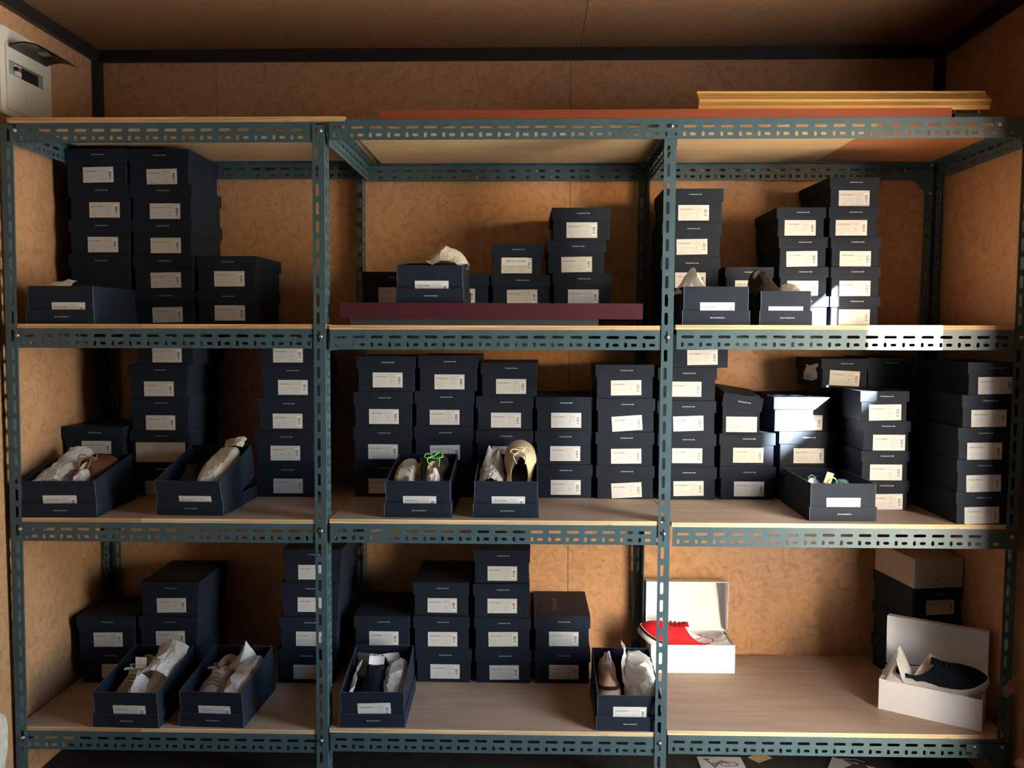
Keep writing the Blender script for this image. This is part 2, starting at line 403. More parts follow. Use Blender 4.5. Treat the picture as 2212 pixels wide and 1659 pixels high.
for k in range(4):
    for bay in range(3):
        z = ZB[k][bay]-BT
        xa = postx(bay, z); xb = postx(bay+1, z)
        # front beam
        if k == 0 and bay == 1: continue
        if k == 0 and bay == 2:
            x0 = postx(1, z)+.0255; x1 = postx(3, z)+.016; z = 2.0625; y = -.0025
        else:
            x0 = xa+(.0 if bay == 0 else .0255); x1 = xb+.012; y = .0025
            if bay == 0 and k == 0: x1 = xb-.012
        angle('beam', (x0, y, z), (1, 0, 0), (0, 0, -1), (0, 1, 0), x1-x0, .03 if not (k == 0 and bay == 2) else .026)
    for bay in range(3):
        z = ZB[k][bay]-BT; xa = postx(bay, z); xb = postx(bay+1, z)
        x0 = xa+(.0 if bay == 0 else .024); x1 = xb+.012
        angle('beam', (x0, D+.0095, z), (1, 0, 0), (0, 0, -1), (0, -1, 0), x1-x0, .03)
    for i in range(4):
        z = zedge(k, i)-BT-(.0015 if i else 0.0005); x = postx(i, z)
        if i == 0: angle('side_beam', (x-.0165, .006, z), (0, 1, 0), (0, 0, -1), (1, 0, 0), D-.004, .022)
        elif i == 1: angle('side_beam', (x+.0205, .0065, z-.003), (0, 1, 0), (0, 0, -1), (1, 0, 0), D-.006, .022)
        elif i == 2: angle('side_beam', (x+.0165, .0065, z-.003), (0, 1, 0), (0, 0, -1), (-1, 0, 0), D-.006, .022)
        else: angle('side_beam', (x+.0165, .0065, z), (0, 1, 0), (0, 0, -1), (-1, 0, 0), D-.006, .022)
        zb = zedge(k, i)-BT-.0204 if not (k == 0 and i > 1) else 2.0421
        bolt_obj(postx(i, zb), -.0028 if (k == 0 and i in (2, 3)) else -.0005, zb)
        bolt_obj(postx(i, zb)-.004, D-.0035, zb)
# gussets at the end post
def gusset(x, y, z, sx, sz, leg=.118, t=.002):
    pts = [(0, 0), (leg, 0), (leg, .022)]
    for k in range(1, 8):
        a = math.pi/2*k/8; pts.append((leg-(leg-.024)*math.sin(a), .022+(leg-.022)*(1-math.cos(a))))
    pts += [(.024, leg), (0, leg)]
    me = plate2d(pts, [], t); m = MB()
    m.add(me, Matrix(((sx,0,0,0),(0,0,1,0),(0,sz,0,0),(0,0,0,1))), 'steel'); bpy.data.meshes.remove(me)
    m.build('gusset', rack, RI @ T(x, y, z))
xd = postx(3, 2.0)
gusset(xd+.018, -.0050, 2.058, -1, -1); bolt_obj(xd-.085, -.0055, 2.0421)
gusset(xd+.016, D+.0045, ZB[0][2]-BT-.02, -1, -1, .13); bolt_obj(xd-.088, D+.0015, ZB[0][2]-BT-.024); bolt_obj(xd-.004, D-.001, ZB[0][2]-BT-.1)
xd = postx(3, .3)
gusset(xd+.016, -.0015, ZB[3][2]-BT-.012, -1, -1, .115); bolt_obj(postx(3, .3)-.076, -.0025, ZB[3][2]-BT-.0204)

# ------------------------------------------------------------------ shelf boards (they lie on the beams)
def board(x0, x1, k, bay, label, mt='ply_top', under='ply_under', edge='ply_edge', y0=.0025, y1=.574, dz=0.):
    z = ZB[k][bay]+dz
    m = MB(); m.box((-(x1-x0)/2, 0, -BT), ((x1-x0)/2, y1-y0, 0), {'': edge, 't': mt, 'b': under})
    o = m.build('shelf_board', None, T((x0+x1)/2, y0, z)); tag(o, label, 'shelf board', 'plywood shelf boards'); return o
tiers = ['top', 'upper', 'middle', 'lowest']
for k in range(4):
    tname = tiers[k]
    if k == 0:
        zz = postx(0, 2.05)
        board(zz-.018, .93, 0, 0, 'pale plywood board roofing the rack below the fuse box', y0=-.006)
        board(.932, 2.375, 0, 1, 'pale plywood board roofing the central bay, under the orange plank', y0=.0015)
        board(2.378, postx(3, 2.05)+.012, 0, 2, 'orange brown board roofing the end of the gold rail bay', mt='orange_under', under='orange_under', y0=.0015)
        continue
    z = ZB[k][0]
    sx = {1: .3506, 2: .3366, 3: .3209}[k]
    board(postx(0, z)-.0165, sx-.0012, k, 0, 'narrow plywood board by the fuse box wall, %s shelf' % tname, under='ply_under')
    board(sx+.0012, postx(1, z)+.0160, k, 0, 'wider plywood board of the fuse box bay, %s shelf' % tname, edge='ply_edge' if k == 1 else 'pale_edge')
    board(postx(1, z)+.0225, postx(2, z)+.0160, k, 1, 'plywood board of the central bay, %s shelf' % tname, edge='ply_edge' if k == 1 else 'pale_edge')
    board(postx(2, z)+.0225, postx(3, z)+.0155, k, 2, 'plywood board of the gold rail bay, %s shelf' % tname, edge='ply_edge' if k == 1 else 'pale_edge')

# ------------------------------------------------------------------ printed labels
LW, LH = .0945, .0470
def sketch(mb, kind, cx, cy, s):
    if kind == 0:      # sneaker
        ls = [[(-1,.1),(-.9,.55),(-.55,.5),(-.35,.75),(-.05,.45),(.25,.2),(.7,.05),(.95,-.2),(.9,-.45),(-.2,-.35),(-.95,-.4),(-1,.1)], [(-.9,.5),(-.6,.1),(-.2,-.3)], [(-.05,.45),(-.15,0),(.1,-.35)], [(-.3,.7),(.1,.1)]]
    elif kind == 1:    # wedge / sandal
        ls = [[(-1,.35),(-.8,.6),(-.4,.4),(-.1,.55),(.3,.1),(.6,-.1),(1,-.2),(.9,-.5),(-.1,-.45),(-1,-.5),(-1,.35)], [(-.4,.4),(.1,-.4)], [(.3,.1),(-.2,-.4)]]
    else:              # loafer
        ls = [[(-1,.5),(-.5,.35),(-.1,.3),(.2,.45),(.5,.2),(1,-.05),(1,-.35),(-.9,-.35),(-1,.5)], [(-.1,.3),(.3,.05),(.9,-.1)]]
    w = .00042
    for pl in ls:
        for (x0, y0), (x1, y1) in zip(pl, pl[1:]):
            a = Vector((x0*s, y0*s*.75)); c = Vector((x1*s, y1*s*.75)); d = (c-a)
            if d.length < 1e-6: continue
            n = Vector((-d.y, d.x)).normalized()*w
            mb.quad([(cx+p.x, 0, cy+p.y) for p in (a-n, c-n, c+n, a+n)], 'ink_grey')
def rect(mb, x, z, w, h, mt, y=0.): mb.quad([(x, y, z), (x+w, y, z), (x+w, y, z+h), (x, y, z+h)], mt)
tx_brand = text_mesh('COLE HAAN', .0058, 'LEFT', 1.2, 0, .00012)
tx_lid = text_mesh('COLEHAAN.COM', .0046, 'CENTER', 1.12, 0, .00004)
tx_top = text_mesh('COLE HAAN', .020, 'CENTER', 1.15)
PRINT = []
for var in range(6):
    rnd = random.Random(var+3); kind = var % 3; mb = MB()
    mb.add(tx_brand, T(-.0425, 0, .0105) @ FRONT, 'ink')
    sketch(mb, kind, .0130, .0118, .0115)
    z = -.0035
    for r_ in range(2):
        rect(mb, -.0425, z, .004, .0009, 'ink_grey'); x = -.0365
        for _ in range(3+var % 2+(1-r_)):
            w = rnd.uniform(.004, .009); rect(mb, x, z, w, .0011, 'ink_grey'); x += w+.0012
        z -= .0062
    for r_ in range(2): rect(mb, -.037, z-.0022*r_, rnd.uniform(.008, .012), .0009, 'ink_grey')
    z = -.0035
    for r_ in range(4):
        rect(mb, .006, z, .003, .001, 'ink_grey'); rect(mb, .0115 if r_ else .0112, z-.0002, .0035 if r_ else .0028, .0012 if r_ else .0026, 'ink_grey' if r_ else 'ink_mid'); z -= .0042
    rect(mb, .0300, -.0165, .0135, .0325, 'label_sticker')
    z = .0105
    for q in range(15):
        h = rnd.choice((.0004, .0007, .0010)); rect(mb, .0322, z-h, .0090, h, 'ink', -.0002); z -= h+rnd.choice((.0004, .0006))
    rect(mb, .0322, z-.0030, .0090, .0014, 'ink', -.0002); rect(mb, .0322, z-.0058, .0090, .0018, 'ink_mid', -.0002)
    PRINT.append(mb.mesh('label_print'))
mb = MB(); mb.box((-LW/2, 0, -LH/2), (LW/2, .0004, LH/2), 'label_white'); LABEL = mb.mesh('label')
mb = MB(); mb.add(tx_lid, FRONT, 'lid_ink'); LIDTXT = mb.mesh('lid_print')

def put_label(root, M, var):
    lb = link('label', LABEL, root, M)
    link('label_print', PRINT[var % 6], lb, T(0, -.0003, 0))
    return lb
shell_cache = {}
def shell(w, l, h, t, mo, mi, key, up=True, bottom=True):
    """open tray, floor at z=0, mouth up; edges of the card show pale"""
    k = (round(w, 4), round(l, 4), round(h, 4), mo, mi, key)
    if k in shell_cache: return shell_cache[k]
    m = MB(); x = w/2
    m.box((-x, 0, 0), (x, l, t), {'': mo, 't': mi})
    m.box((-x, 0, t), (x, t, h), {'': mo, 'k': mi, 't': 'edge_wear'}, skip='b')
    m.box((-x, l-t, t), (x, l, h), {'': mo, 'f': mi, 't': 'edge_wear'}, skip='b')
    m.box((-x, t, t), (-x+t, l-t, h), {'': mo, 'r': mi, 't': 'edge_wear'}, skip='bfk')
    m.box((x-t, t, t), (x, l-t, h), {'': mo, 'l': mi, 't': 'edge_wear'}, skip='bfk')
    for sx in (-x-.0003, x-.0009): m.box((sx, -.0003, 0), (sx+.0012, .0009, h+.0002), 'edge_wear')
    shell_cache[k] = m.mesh(key); return shell_cache[k]
def closed_body(w, l, h, mo):
    k = ('cb', round(w, 4), round(l, 4), round(h, 4), mo)
    if k in shell_cache: return shell_cache[k]
    m = MB(); m.box((-w/2, 0, 0), (w/2, l, h), mo); me = m.mesh('box_body')
    bm = bmesh.new(); bm.from_mesh(me); bmesh.ops.bevel(bm, geom=[e for e in bm.edges], offset=.0012, segments=1, affect='EDGES'); bm.to_mesh(me); bm.free()
    shell_cache[k] = me; return me
def closed_lid(w, l, h, mo):
    k = ('cl', round(w, 4), round(l, 4), round(h, 4), mo)
    if k in shell_cache: return shell_cache[k]
    m = MB(); x = w/2; t = .0014
    m.box((-x, 0, h-t), (x, l, h), mo)
    m.box((-x, 0, 0), (x, t, h-t), {'': mo, 'b': 'edge_wear'}, skip='t'); m.box((-x, l-t, 0), (x, l, h-t), mo, skip='t')
    m.box((-x, t, 0), (-x+t, l-t, h-t), mo, skip='tfk'); m.box((x-t, t, 0), (x, l-t, h-t), mo, skip='tfk')
    me = m.mesh('lid'); shell_cache[k] = me; return me

ORD = ['bottom', 'second', 'third', 'fourth', 'fifth', 'sixth']
def boxlabel(i, n, sdesc):
    if n == 1: return 'closed navy shoe box %s' % sdesc
    if i == n-1: pos = 'topmost'
    elif i == 0: pos = 'bottom one'
    else: pos = ORD[i]+' from bottom'
    return 'navy shoe box, %s in %s' % (pos, sdesc)
def closed_box(w, l, h, M, label, lab=None, var=0, group=None, mo='navy', lidtxt=True, lidskew=0., lidM=None, paper=None):
    """w,l,h outer (lid) size; M places the front bottom centre"""
    root = thing('shoe_box', label, 'shoe box', M, group)
    bw = w-.0085; lh = .355*h
    link('box_body', closed_body(bw, l-.0084, h-.002, mo), root, T(0, .0042, 0))
    lm = lidM if lidM is not None else T(0, 0, h-lh) @ RZ(lidskew)
    lid = link('lid', closed_lid(w, l, lh, mo), root, lm)
    if lidtxt: link('lid_print', LIDTXT, lid, T(.005, -.0006, lh*.52))
    if paper: put_paper(root, paper, w, h)
    elif lab: put_label(root, T(lab[0], .0034, lab[1]) @ RY(-lab[2]), var)
    return root
def put_paper(root, kind, w, h):
    m = MB(); m.box((-.079, .0030, .004), (.079, .0040, .090), 'label_kraft')
    o = m.build('label', root); o['label'] = 'large pale kraft paper sheet covering the box end'
    m = MB()
    for a, c in zip(((-.078, .083), (-.02, .052)), ((-.02, .052), (.050, .022))):
        m.quad([(a[0], 0, a[1]), (c[0], 0, c[1]), (c[0], 0, c[1]+.0008), (a[0], 0, a[1]+.0008)], 'ink_grey')
    for q in range(4): rect(m, -.062, .034-.007*q, .02+.004*(q % 2), .0012, 'ink_grey')
    rect(m, -.012, .026, .012, .005, 'ink_grey')
    m.build('label_print', o, T(0, .0027, 0))

def stack(sdesc, z0, Yf, boxes, ytop, l=.262, var=0, mo='navy', group=None, wfix=None):
    """boxes bottom -> top: (xl, xr, label px centre or None, tilt deg, yaw deg)"""
    n = len(boxes); res = []
    xm = sum(q[0]+q[1] for q in boxes)/(2*n)
    ztop_ = atY(xm, ytop, Yf).z; h = (ztop_-z0)/n
    ws = [abs(atY(q[1], 600, Yf).x-atY(q[0], 600, Yf).x) for q in boxes]
    w = wfix or sum(ws)/n
    rnd = random.Random(int(xm*7+ytop))
    for i, q in enumerate(boxes):
        xl, xr, lab, tilt = q[:4]; yaw = q[4] if len(q) > 4 else rnd.uniform(-.6, .6)
        z = z0+h*i
        ypx = ytop+(n-i-.5)*1.0
        zc = z+h/2
        # pixel row of the centre of this box at Yf
        d = Vector((0, Yf, zc))-CAM
        ypx = H/2-F*(d.dot(_up))/(d.dot(_fw))
        cx = atY((xl+xr)/2, ypx, Yf).x
        lb = None
        if lab:
            lp = atY(lab[0], lab[1], Yf); lb = (lp.x-cx, min(max(lp.z-z, LH/2+.001), h*.645-LH/2+.001), R(tilt))
        M = T(cx, Yf+rnd.uniform(-.004, .004), z) @ RZ(R(yaw))
        res.append(closed_box(w, l, h, M, boxlabel(i, n, sdesc), lb, var, group, mo, lidskew=R(rnd.uniform(-.5, .5))))
    return res, h

# ------------------------------------------------------------------ closed shoe boxes
G = 'closed navy shoe boxes'
def st(*a, **k): k.setdefault('group', G); return stack(*a, **k)
Zu = ZB[1]; Zm = ZB[2]; Zl = ZB[3]
# upper shelf, bay under the fuse box
st('stack against the fuse box wall, upper shelf', Zu[0], .272, [(148,284,None,0),(148,284,None,0),(148,282,(221,528),0),(150,280,(224,453),0),(142,272,(211,377),1)], 321, var=0, l=.246)
st('second stack from the fuse box wall, upper shelf', Zu[0], .272, [(290,421,(362,680),1),(288,419,(358,605),1),(284,414,(357,530),0),(284,414,(356,456),0),(275,408,(348,381),1)], 322, var=0, l=.25)
st('stack of two beside five high stacks, upper shelf', Zu[0], .272, [(424,554,(495,676),0),(423,553,(494,602),0)], 553, var=3, l=.25)
# upper shelf, central bay, on the maroon plank
ZP = 1.5672
st('on the maroon plank, behind open tissue box, near bay post', ZP, .30, [(783,913,(850,637),0)], 587, var=2)
st('on the maroon plank, half hidden behind open tissue box', ZP, .30, [(928,1057,(993,640),0)], 592, var=2)
_, hM = st('on the maroon plank, under box with handwritten sticker', ZP, .30, [(1061,1189,(1128,642),1)], 594, var=2)
st('stack of three on the maroon plank', ZP, .30, [(1193,1323,(1260,642),0),(1180,1310,(1246,571),1),(1194,1318,(1257,497),0)], 449, var=2)
wbx = atY(1116, 562, .30)
hb = closed_box(.157, .25, .094, T(wbx.x, .30, ZP+hM) @ RZ(R(1)), 'navy shoe box with a handwritten white sticker, on another box above maroon plank', (0, .029, 0), 2, G)
m = MB(); m.box((-.0405, 0, -.012), (.040, .0004, .0115), 'label_sticker')
sk = m.build('sticker', hb, T(-.004, .0026, .042)); m = MB(); m.add(text_mesh('220123 -N/260', .0098, 'CENTER', 1.0, .25), FRONT, 'ink'); m.build('handwriting', sk, T(0, -.0004, 0))
# upper shelf, gold rail bay
st('stack of four behind slotted post, upper shelf', Zu[2], .312, [(1427,1556,None,0),(1427,1556,(1492,605),0),(1430,1558,(1495,533),1),(1434,1563,(1499,459),0)], 407, var=2, l=.212)
st('stack of two behind open box with brown shoe', Zu[2], .315, [(1568,1672,None,0),(1566,1672,(1622,622),0)], 577, var=2)
st('sunlit stack of four, upper shelf', Zu[2], .31, [(1685,1788,(1740,683),0),(1684,1789,(1735,625),0),(1682,1788,(1733,559),1),(1676,1785,(1729,492),0)], 448, var=1)
st('tallest stack of five, upper shelf gold rail bay', Zu[2], .31, [(1793,1901,(1846,685),0),(1794,1902,(1847,625),0),(1795,1902,(1848,559),0),(1790,1897,(1839,492),0),(1790,1901,(1846,428),0,2.5)], 383, var=1)
# middle shelf, fuse box bay
st('pair behind reddish brown shoe', Zm[0], .298, [(136,268,None,0),(134,267,(206,969),0)], 922, var=0, l=.218)
LLs, hL = st('stack with kraft sheet, fuse box bay', Zm[0], .322, [(279,409,(344,1055),0),(281,410,None,0),(279,410,(345,917),0),(279,407,(343,840),0),(290,421,(360,767),0)], 715, var=0)
put_paper(LLs[1], 'kraft', 0, 0)
st('five high stack beside propped open box', Zm[0], .322, [(553,684,(622,1050),0),(550,680,(616,979),0),(555,684,(620,910),0),(564,694,(632,837),0),(560,690,(622,767),0)], 716, var=2, l=.212)
# middle shelf, central bay
st('four high stack beside post, central middle shelf', Zm[1], .325, [(763,891,(828,1050),0),(762,891,(827,976),0),(763,892,(829,900),0),(769,899,(837,821),0)], 770, var=0)
st('stack of four behind green laced shoe', Zm[1], .325, [(894,1024,None,0),(893,1024,(961,978),1),(895,1025,(960,902),0),(903,1034,(971,825),0)], 768, var=0)
st('stack of four behind beige lace up shoe', Zm[1], .325, [(1028,1153,None,0),(1027,1153,(1095,980),0),(1028,1153,(1093,908),0),(1038,1163,(1104,835),0)], 783, var=1)
st('stack of three beside beige shoe, middle shelf', Zm[1], .325, [(1156,1281,(1222,1053),0),(1155,1280,(1221,980),0),(1157,1281,(1223,908),0)], 858, var=1)
st('stack of four with crooked labels, middle shelf', Zm[1], .308, [(1287,1415,(1354,1060),3),(1286,1414,(1353,986),1),(1288,1416,(1355,915),4),(1286,1414,(1353,838),1)], 788, var=1, l=.208)
# middle shelf, gold rail bay
st('five high stack beside crooked label stack', Zm[2], .322, [(1421,1549,(1488,1056),1),(1420,1548,(1485,985),0),(1419,1547,(1487,915),2),(1421,1549,(1483,841),0),(1448,1577,(1518,772),1)], 722, var=1, l=.212)
rb, hB = st('stack of two under box with crooked lid', Zm[2], .328, [(1554,1677,(1619,1057),0),(1553,1676,(1617,984),0)], 936, var=1)
cb = atY(1602, 900, .30); h1 = .088
lidM = T(-.004, -.004, h1-.006) @ RY(R(7)) @ RX(R(5))
bo = closed_box(.122, .25, h1+.034, T(cb.x, .305, Zm[2]+2*hB) @ RZ(R(-4)), 'narrow navy shoe box with crooked lid and handwritten label', None, 0, G, lidM=T(0, 0, .078) @ RY(R(9)) @ RX(R(3)))
m = MB(); m.box((-.047, 0, -.024), (.047, .0004, .024), 'label_white'); lb = m.build('label', bo, T(.002, .0036, .030))
m = MB()
for q, (s_, sz) in enumerate((('COLE HAAN', .0052), ('34451', .0052), ('PINCH HELGA', .0056), ('MEDITERRANEAN BLUE/ROMA', .0048), ('MRD W 7.5B  IT/ASR', .0048))):
    m.add(text_mesh(s_, sz, 'LEFT', 1.0, .12), T(-.042, 0, .017-.0086*q) @ FRONT, 'ink_mid' if q else 'ink_grey')
m.build('handwriting', lb, T(0, -.0004, 0))
rc, hC = st('trio behind bright blue shoe', Zm[2], .328, [(1683,1806,None,0),(1683,1806,(1748,985),0),(1670,1797,(1745,913),-1)], 858, var=1)
rd, hD = st('stack of four beside open box with blue shoe', Zm[2], .185, [(1859,1966,(1917,1085),1),(1859,1966,(1915,1021),0),(1865,1966,(1922,957),0),(1855,1965,(1912,891),1)], 845, var=1)
ztD = Zm[2]+4*hD
p = atY(1827, 806, .33)
re = closed_box(.150, .225, .090, T(p.x, .335, ztD) @ RY(R(0)) @ RZ(R(3)), 'navy shoe box with torn side and tissue, lying on four stacked boxes', (.0, .029, R(-3)), 1, G)
p = atY(1930, 806, .33)
closed_box(.145, .225, .093, T(p.x, .352, ztD) @ RZ(R(-2)), 'navy shoe box in deep shade beside box with torn side', None, 1, G)
st('tall stack by the end post, middle shelf', Zm[2], .008, [(2064,2180,(2123,1115),2),(2065,2181,(2126,1046),2),(2068,2183,(2128,975),1),(2077,2192,(2137,904),1),(2092,2203,(2152,833),1)], 783, var=1, l=.29)
# lowest shelf
st('stack of two by the fuse box wall, lowest shelf', Zl[0], .30, [(172,298,(249,1452),0),(163,292,(232,1383),1)], 1332, var=2, l=.215)
st('stack of three behind taupe sneaker, lowest shelf', Zl[0], .31, [(301,431,None,0),(299,430,(368,1379),1),(302,431,(370,1308),1)], 1258, var=0)
st('stack of four beside slotted post, lowest shelf', Zl[0], .322, [(595,724,(665,1452),0),(602,732,(671,1380),0),(605,735,(674,1307),0),(610,740,(675,1237),0)], 1186, var=0, l=.212)
st('stack of two behind black shoe, lowest shelf', Zl[1], .325, [(763,888,None,0),(763,888,(829,1380),0)], 1331, var=2)
st('stack of three beside four high stack, lowest shelf', Zl[1], .325, [(896,1020,(961,1452),0),(891,1016,(956,1381),0),(890,1015,(955,1309),0)], 1259, var=2)
st('tallest stack of four, lowest shelf central bay', Zl[1], .325, [(1025,1149,(1089,1454),1),(1023,1148,(1087,1381),1),(1020,1146,(1085,1309),0),(1021,1146,(1085,1240),0)], 1189, var=2)
cd, hh_ = st('stack of two with printed top, lowest shelf', Zl[1], .325, [(1153,1277,(1218,1454),0),(1152,1277,(1218,1382),0)], 1332, var=2)
m = MB(); m.add(tx_top, RZ(R(90)), 'lid_emboss'); m.build('lid_print', [c for c in cd[1].children if c.name.startswith('lid')][0], T(-.02, .12, .355*hh_+.0008))
# lowest shelf, gold rail bay, by the end wall
p = atY(2025, 1310, .31); wk = .170
for i in range(3):
    closed_box(wk, .225, .108, T(p.x, .31, Zl[2]+.108*i) @ RZ(R(9)), boxlabel(i, 3, 'stack under off white box, lowest shelf'), (.012, .045, 0) if i == 2 else None, 1, G, 'navy_dark')

def put_plainbox():
    M = T(p.x+.001, .31, Zl[2]+.324) @ RZ(R(9))
    root = thing('shoe_box', 'off white card shoe box with handwritten note on dark boxes', 'shoe box', M)
    link('box_body', closed_body(.164, .222, .094, 'offwhite_card'), root, T(0, 0, 0))
    m = MB()
    for q, s_ in enumerate(('Blueberry/White', 'Pinch Weekr', 'leather Boat')):
        m.add(text_mesh(s_, .0072, 'LEFT', 1.0, .15), T(-.070, 0, .040-.0095*q) @ FRONT, 'ink_grey')
    for a in ((-.012, .012, .018, .0006), (-.012, .021, .018, .0006), (-.012, .030, .018, .0006), (-.012, .012, .0006, .018), (.006, .012, .0006, .018)): rect(m, *a, 'ink_mid')
    rect(m, -.011, .0225, .009, .005, 'ink_mid'); m.build('handwriting', root, T(0, -.0006, 0))
put_plainbox()

# ------------------------------------------------------------------ shoes, tissue, tags
def hw(t):
    P = [(0,.12),(.2,.132),(.45,.118),(.7,.165),(.85,.152),(1,.105)]
    for (a, x), (c, y) in zip(P, P[1:]):
        if t <= c: w = x+(y-x)*(t-a)/(c-a); break
    else: w = P[-1][1]
    return w*math.sqrt(max(0, 1-abs(2*t-1)**7))
def shoe(label, M, L=.25, up='leather_black', sole='sole_black', ins='insole', lace=None, sh=.072, group=None, wide=1.14, parts=(), band=None, ball=0., nl=5, tongue=True, lacetop=True):
    root = thing('shoe', label, 'shoe', M, group); N = 40
    def out(u): t = (1-math.cos(u))/2; return Vector(((1 if u <= math.pi else -1)*hw(t)*L*wide, t*L, 0))
    def spring(y): return L*.035*max(0, (y/L-.68)/.32)**2
    def opn(u):
        c = (1-math.cos(u))/2; s_ = abs(math.sin(u))**.85*(1 if u <= math.pi else -1)
        return Vector((s_*L*.088*wide, L*(.06+.43*c), L*(.275*(1-c)**2+2*.15*c*(1-c)+.335*c*c)))
    def S(u, v):
        c = (1-math.cos(u))/2; tw = c**3; o = out(u); q = opn(u); z0 = sh*L*.9
        e = 2.3*(1-tw)+1.25*tw; g_ = v**e
        f1 = 1-(1-v)**1.9; f2 = .50*(1-(1-v)**3.2)+.50*v**1.5
        f = f1*(1-tw)+f2*tw
        x = o.x+(q.x-o.x)*g_; y = o.y+(q.y-o.y)*g_
        x *= 1+.05*math.sin(math.pi*min(1, v*1.4))*(1-tw)
        return Vector((x, y, z0+(q.z-z0)*f+spring(y)))
    us = [2*math.pi*k/N for k in range(N)]
    mb = MB(); rows = [[S(u, v/11) for u in us] for v in range(12)]
    rim = [[Vector((p_.x*.94, L*.27+(p_.y-L*.27)*.95, p_.z-.001)) for p_ in rows[-1]]]
    mb.grid(rows+rim, up, closev=True); mb.build('upper', root)
    mb = MB(); low = [[Vector((out(u).x*.55, L*.27+(opn(u).y-L*.27)*1.12, sh*L+.008)) for u in us]]
    mb.grid(rim+[[ (a+c)/2+Vector((0, 0, -.004)) for a, c in zip(rim[0], low[0])]]+low, ins, closev=True); mb.quad(low[0], ins); mb.build('lining', root)
    mb = MB(); prof = [(1.0, 0.), (1.035, .15), (1.04, .55), (1.02, 1.0), (.93, 1.0)]
    rw = []
    for s_, zf in prof: rw.append([Vector((out(u).x*s_, L/2+(out(u).y-L/2)*(1+(s_-1)*.5), zf*sh*L+spring(out(u).y))) for u in us])
    mb.grid(rw, sole, closev=True); mb.quad(rw[0], sole); so = mb.build('sole', root)
    if band:
        mb = MB(); rr = []
        for s_, zf in ((1.048, .70), (1.054, .86), (1.045, 1.02)): rr.append([Vector((out(u).x*s_, L/2+(out(u).y-L/2)*(1+(s_-1)*.5), zf*sh*L+spring(out(u).y))) for u in us])
        mb.grid(rr, band, closev=True); mb.build('sole_stripe', so)
    if tongue:
        mb = MB(); rr = []
        for k in range(7):
            a = k/6; y = L*(.60-.16*a); z = S(math.pi, .78+.22*min(1, a*1.6)).z+L*(.004+.055*max(0, a-.45))
            rr.append([Vector((L*.062*s_*(1+.25*a), y, z-L*.012*s_*s_)) for s_ in (-1, -.5, 0, .5, 1)])
        mb.grid(rr, up); mb.build('tongue', root)
    if lace:
        mb = MB(); r_ = .0018
        for k in range(nl):
            v = .97-.085*k; dl = .34
            a = S(math.pi-dl, v); c = S(math.pi+dl, v); mdl = (a+c)/2+Vector((0, 0, .006)); up_ = Vector((0, -.001, .0035))
            mb.tube(smooth_line([a-Vector((0,0,.003)), a+up_, mdl+up_, c+up_, c-Vector((0,0,.003))], 3), r_, lace)
        if lacetop:
            p0 = S(math.pi, .97)+Vector((0, 0, .009))
            for sx in (-1, 1):
                mb.tube(smooth_line([p0, p0+Vector((sx*.008, .004, .007)), p0+Vector((sx*.021, .008+.004*sx, .009)), p0+Vector((sx*.027, -.004, .003)), p0+Vector((sx*.014, -.008, .002)), p0], 4), r_, lace)
                mb.tube(smooth_line([p0, p0+Vector((sx*.010, -.010, .006)), p0+Vector((sx*.018, -.022, .004)), p0+Vector((sx*.012+.004, -.040, -.008))], 4), r_, lace)
        mb.build('laces', root)
    if 'brogue' in parts:
        mb = MB()
        for k in range(-9, 10):
            for rr_ in (0, 1):
                u = math.pi+k*.085; v = .30+.10*abs(math.cos(k*.16))-.05*rr_
                c = S(u, v); nrm = Vector((c.x*2, c.y-L*.75, .04)).normalized(); q = c+nrm*.0006
                a = nrm.cross(Vector((0, 0, 1))).normalized()*.0011; b_ = nrm.cross(a).normalized()*.0011
                mb.quad([q+a, q+b_, q-a, q-b_], 'perf')
        mb.tube([S(math.pi+k*.11, .42+.13*math.cos(k*.25))+Vector((0, 0, .0006)) for k in range(-10, 11)], .0007, 'perf'); mb.build('broguing', root)
    if 'straps' in parts:
        for v0 in (.25, .52):
            mb = MB(); mb.grid([[S(math.pi+k*.16, v0+dv)*1.0+Vector((S(math.pi+k*.16, v0+dv).x*.05, .002, .0032)) for k in range(-7, 8)] for dv in (0, .05, .10)], 'leather_black'); mb.build('strap', root)
    if 'heel' in parts:
        mb = MB(); mb.box((-.02, .0, -.012), (.02, .055, .002), 'sole_black'); mb.build('heel', root)
    if ball:
        mb = MB(); rr = []
        for i in range(9):
            th = math.pi/2*i/8; row = []
            for k in range(18):
                a = 2*math.pi*k/18; nz = 1+.22*noise.noise(Vector((math.cos(a)*2.3, math.sin(a)*2.3, th*3+L*9)))
                row.append(Vector((L*.078*math.cos(a)*math.cos(th)*nz, L*(.27+.19*math.sin(a)*math.cos(th)*nz), L*(.17+(.09+ball)*math.sin(th)*nz))))
            rr.append(row)
        mb.grid(rr, 'tissue_pink', closev=True, smooth=False); mb.quad(rr[0], 'tissue_pink'); mb.build('stuffing', root)
    return root

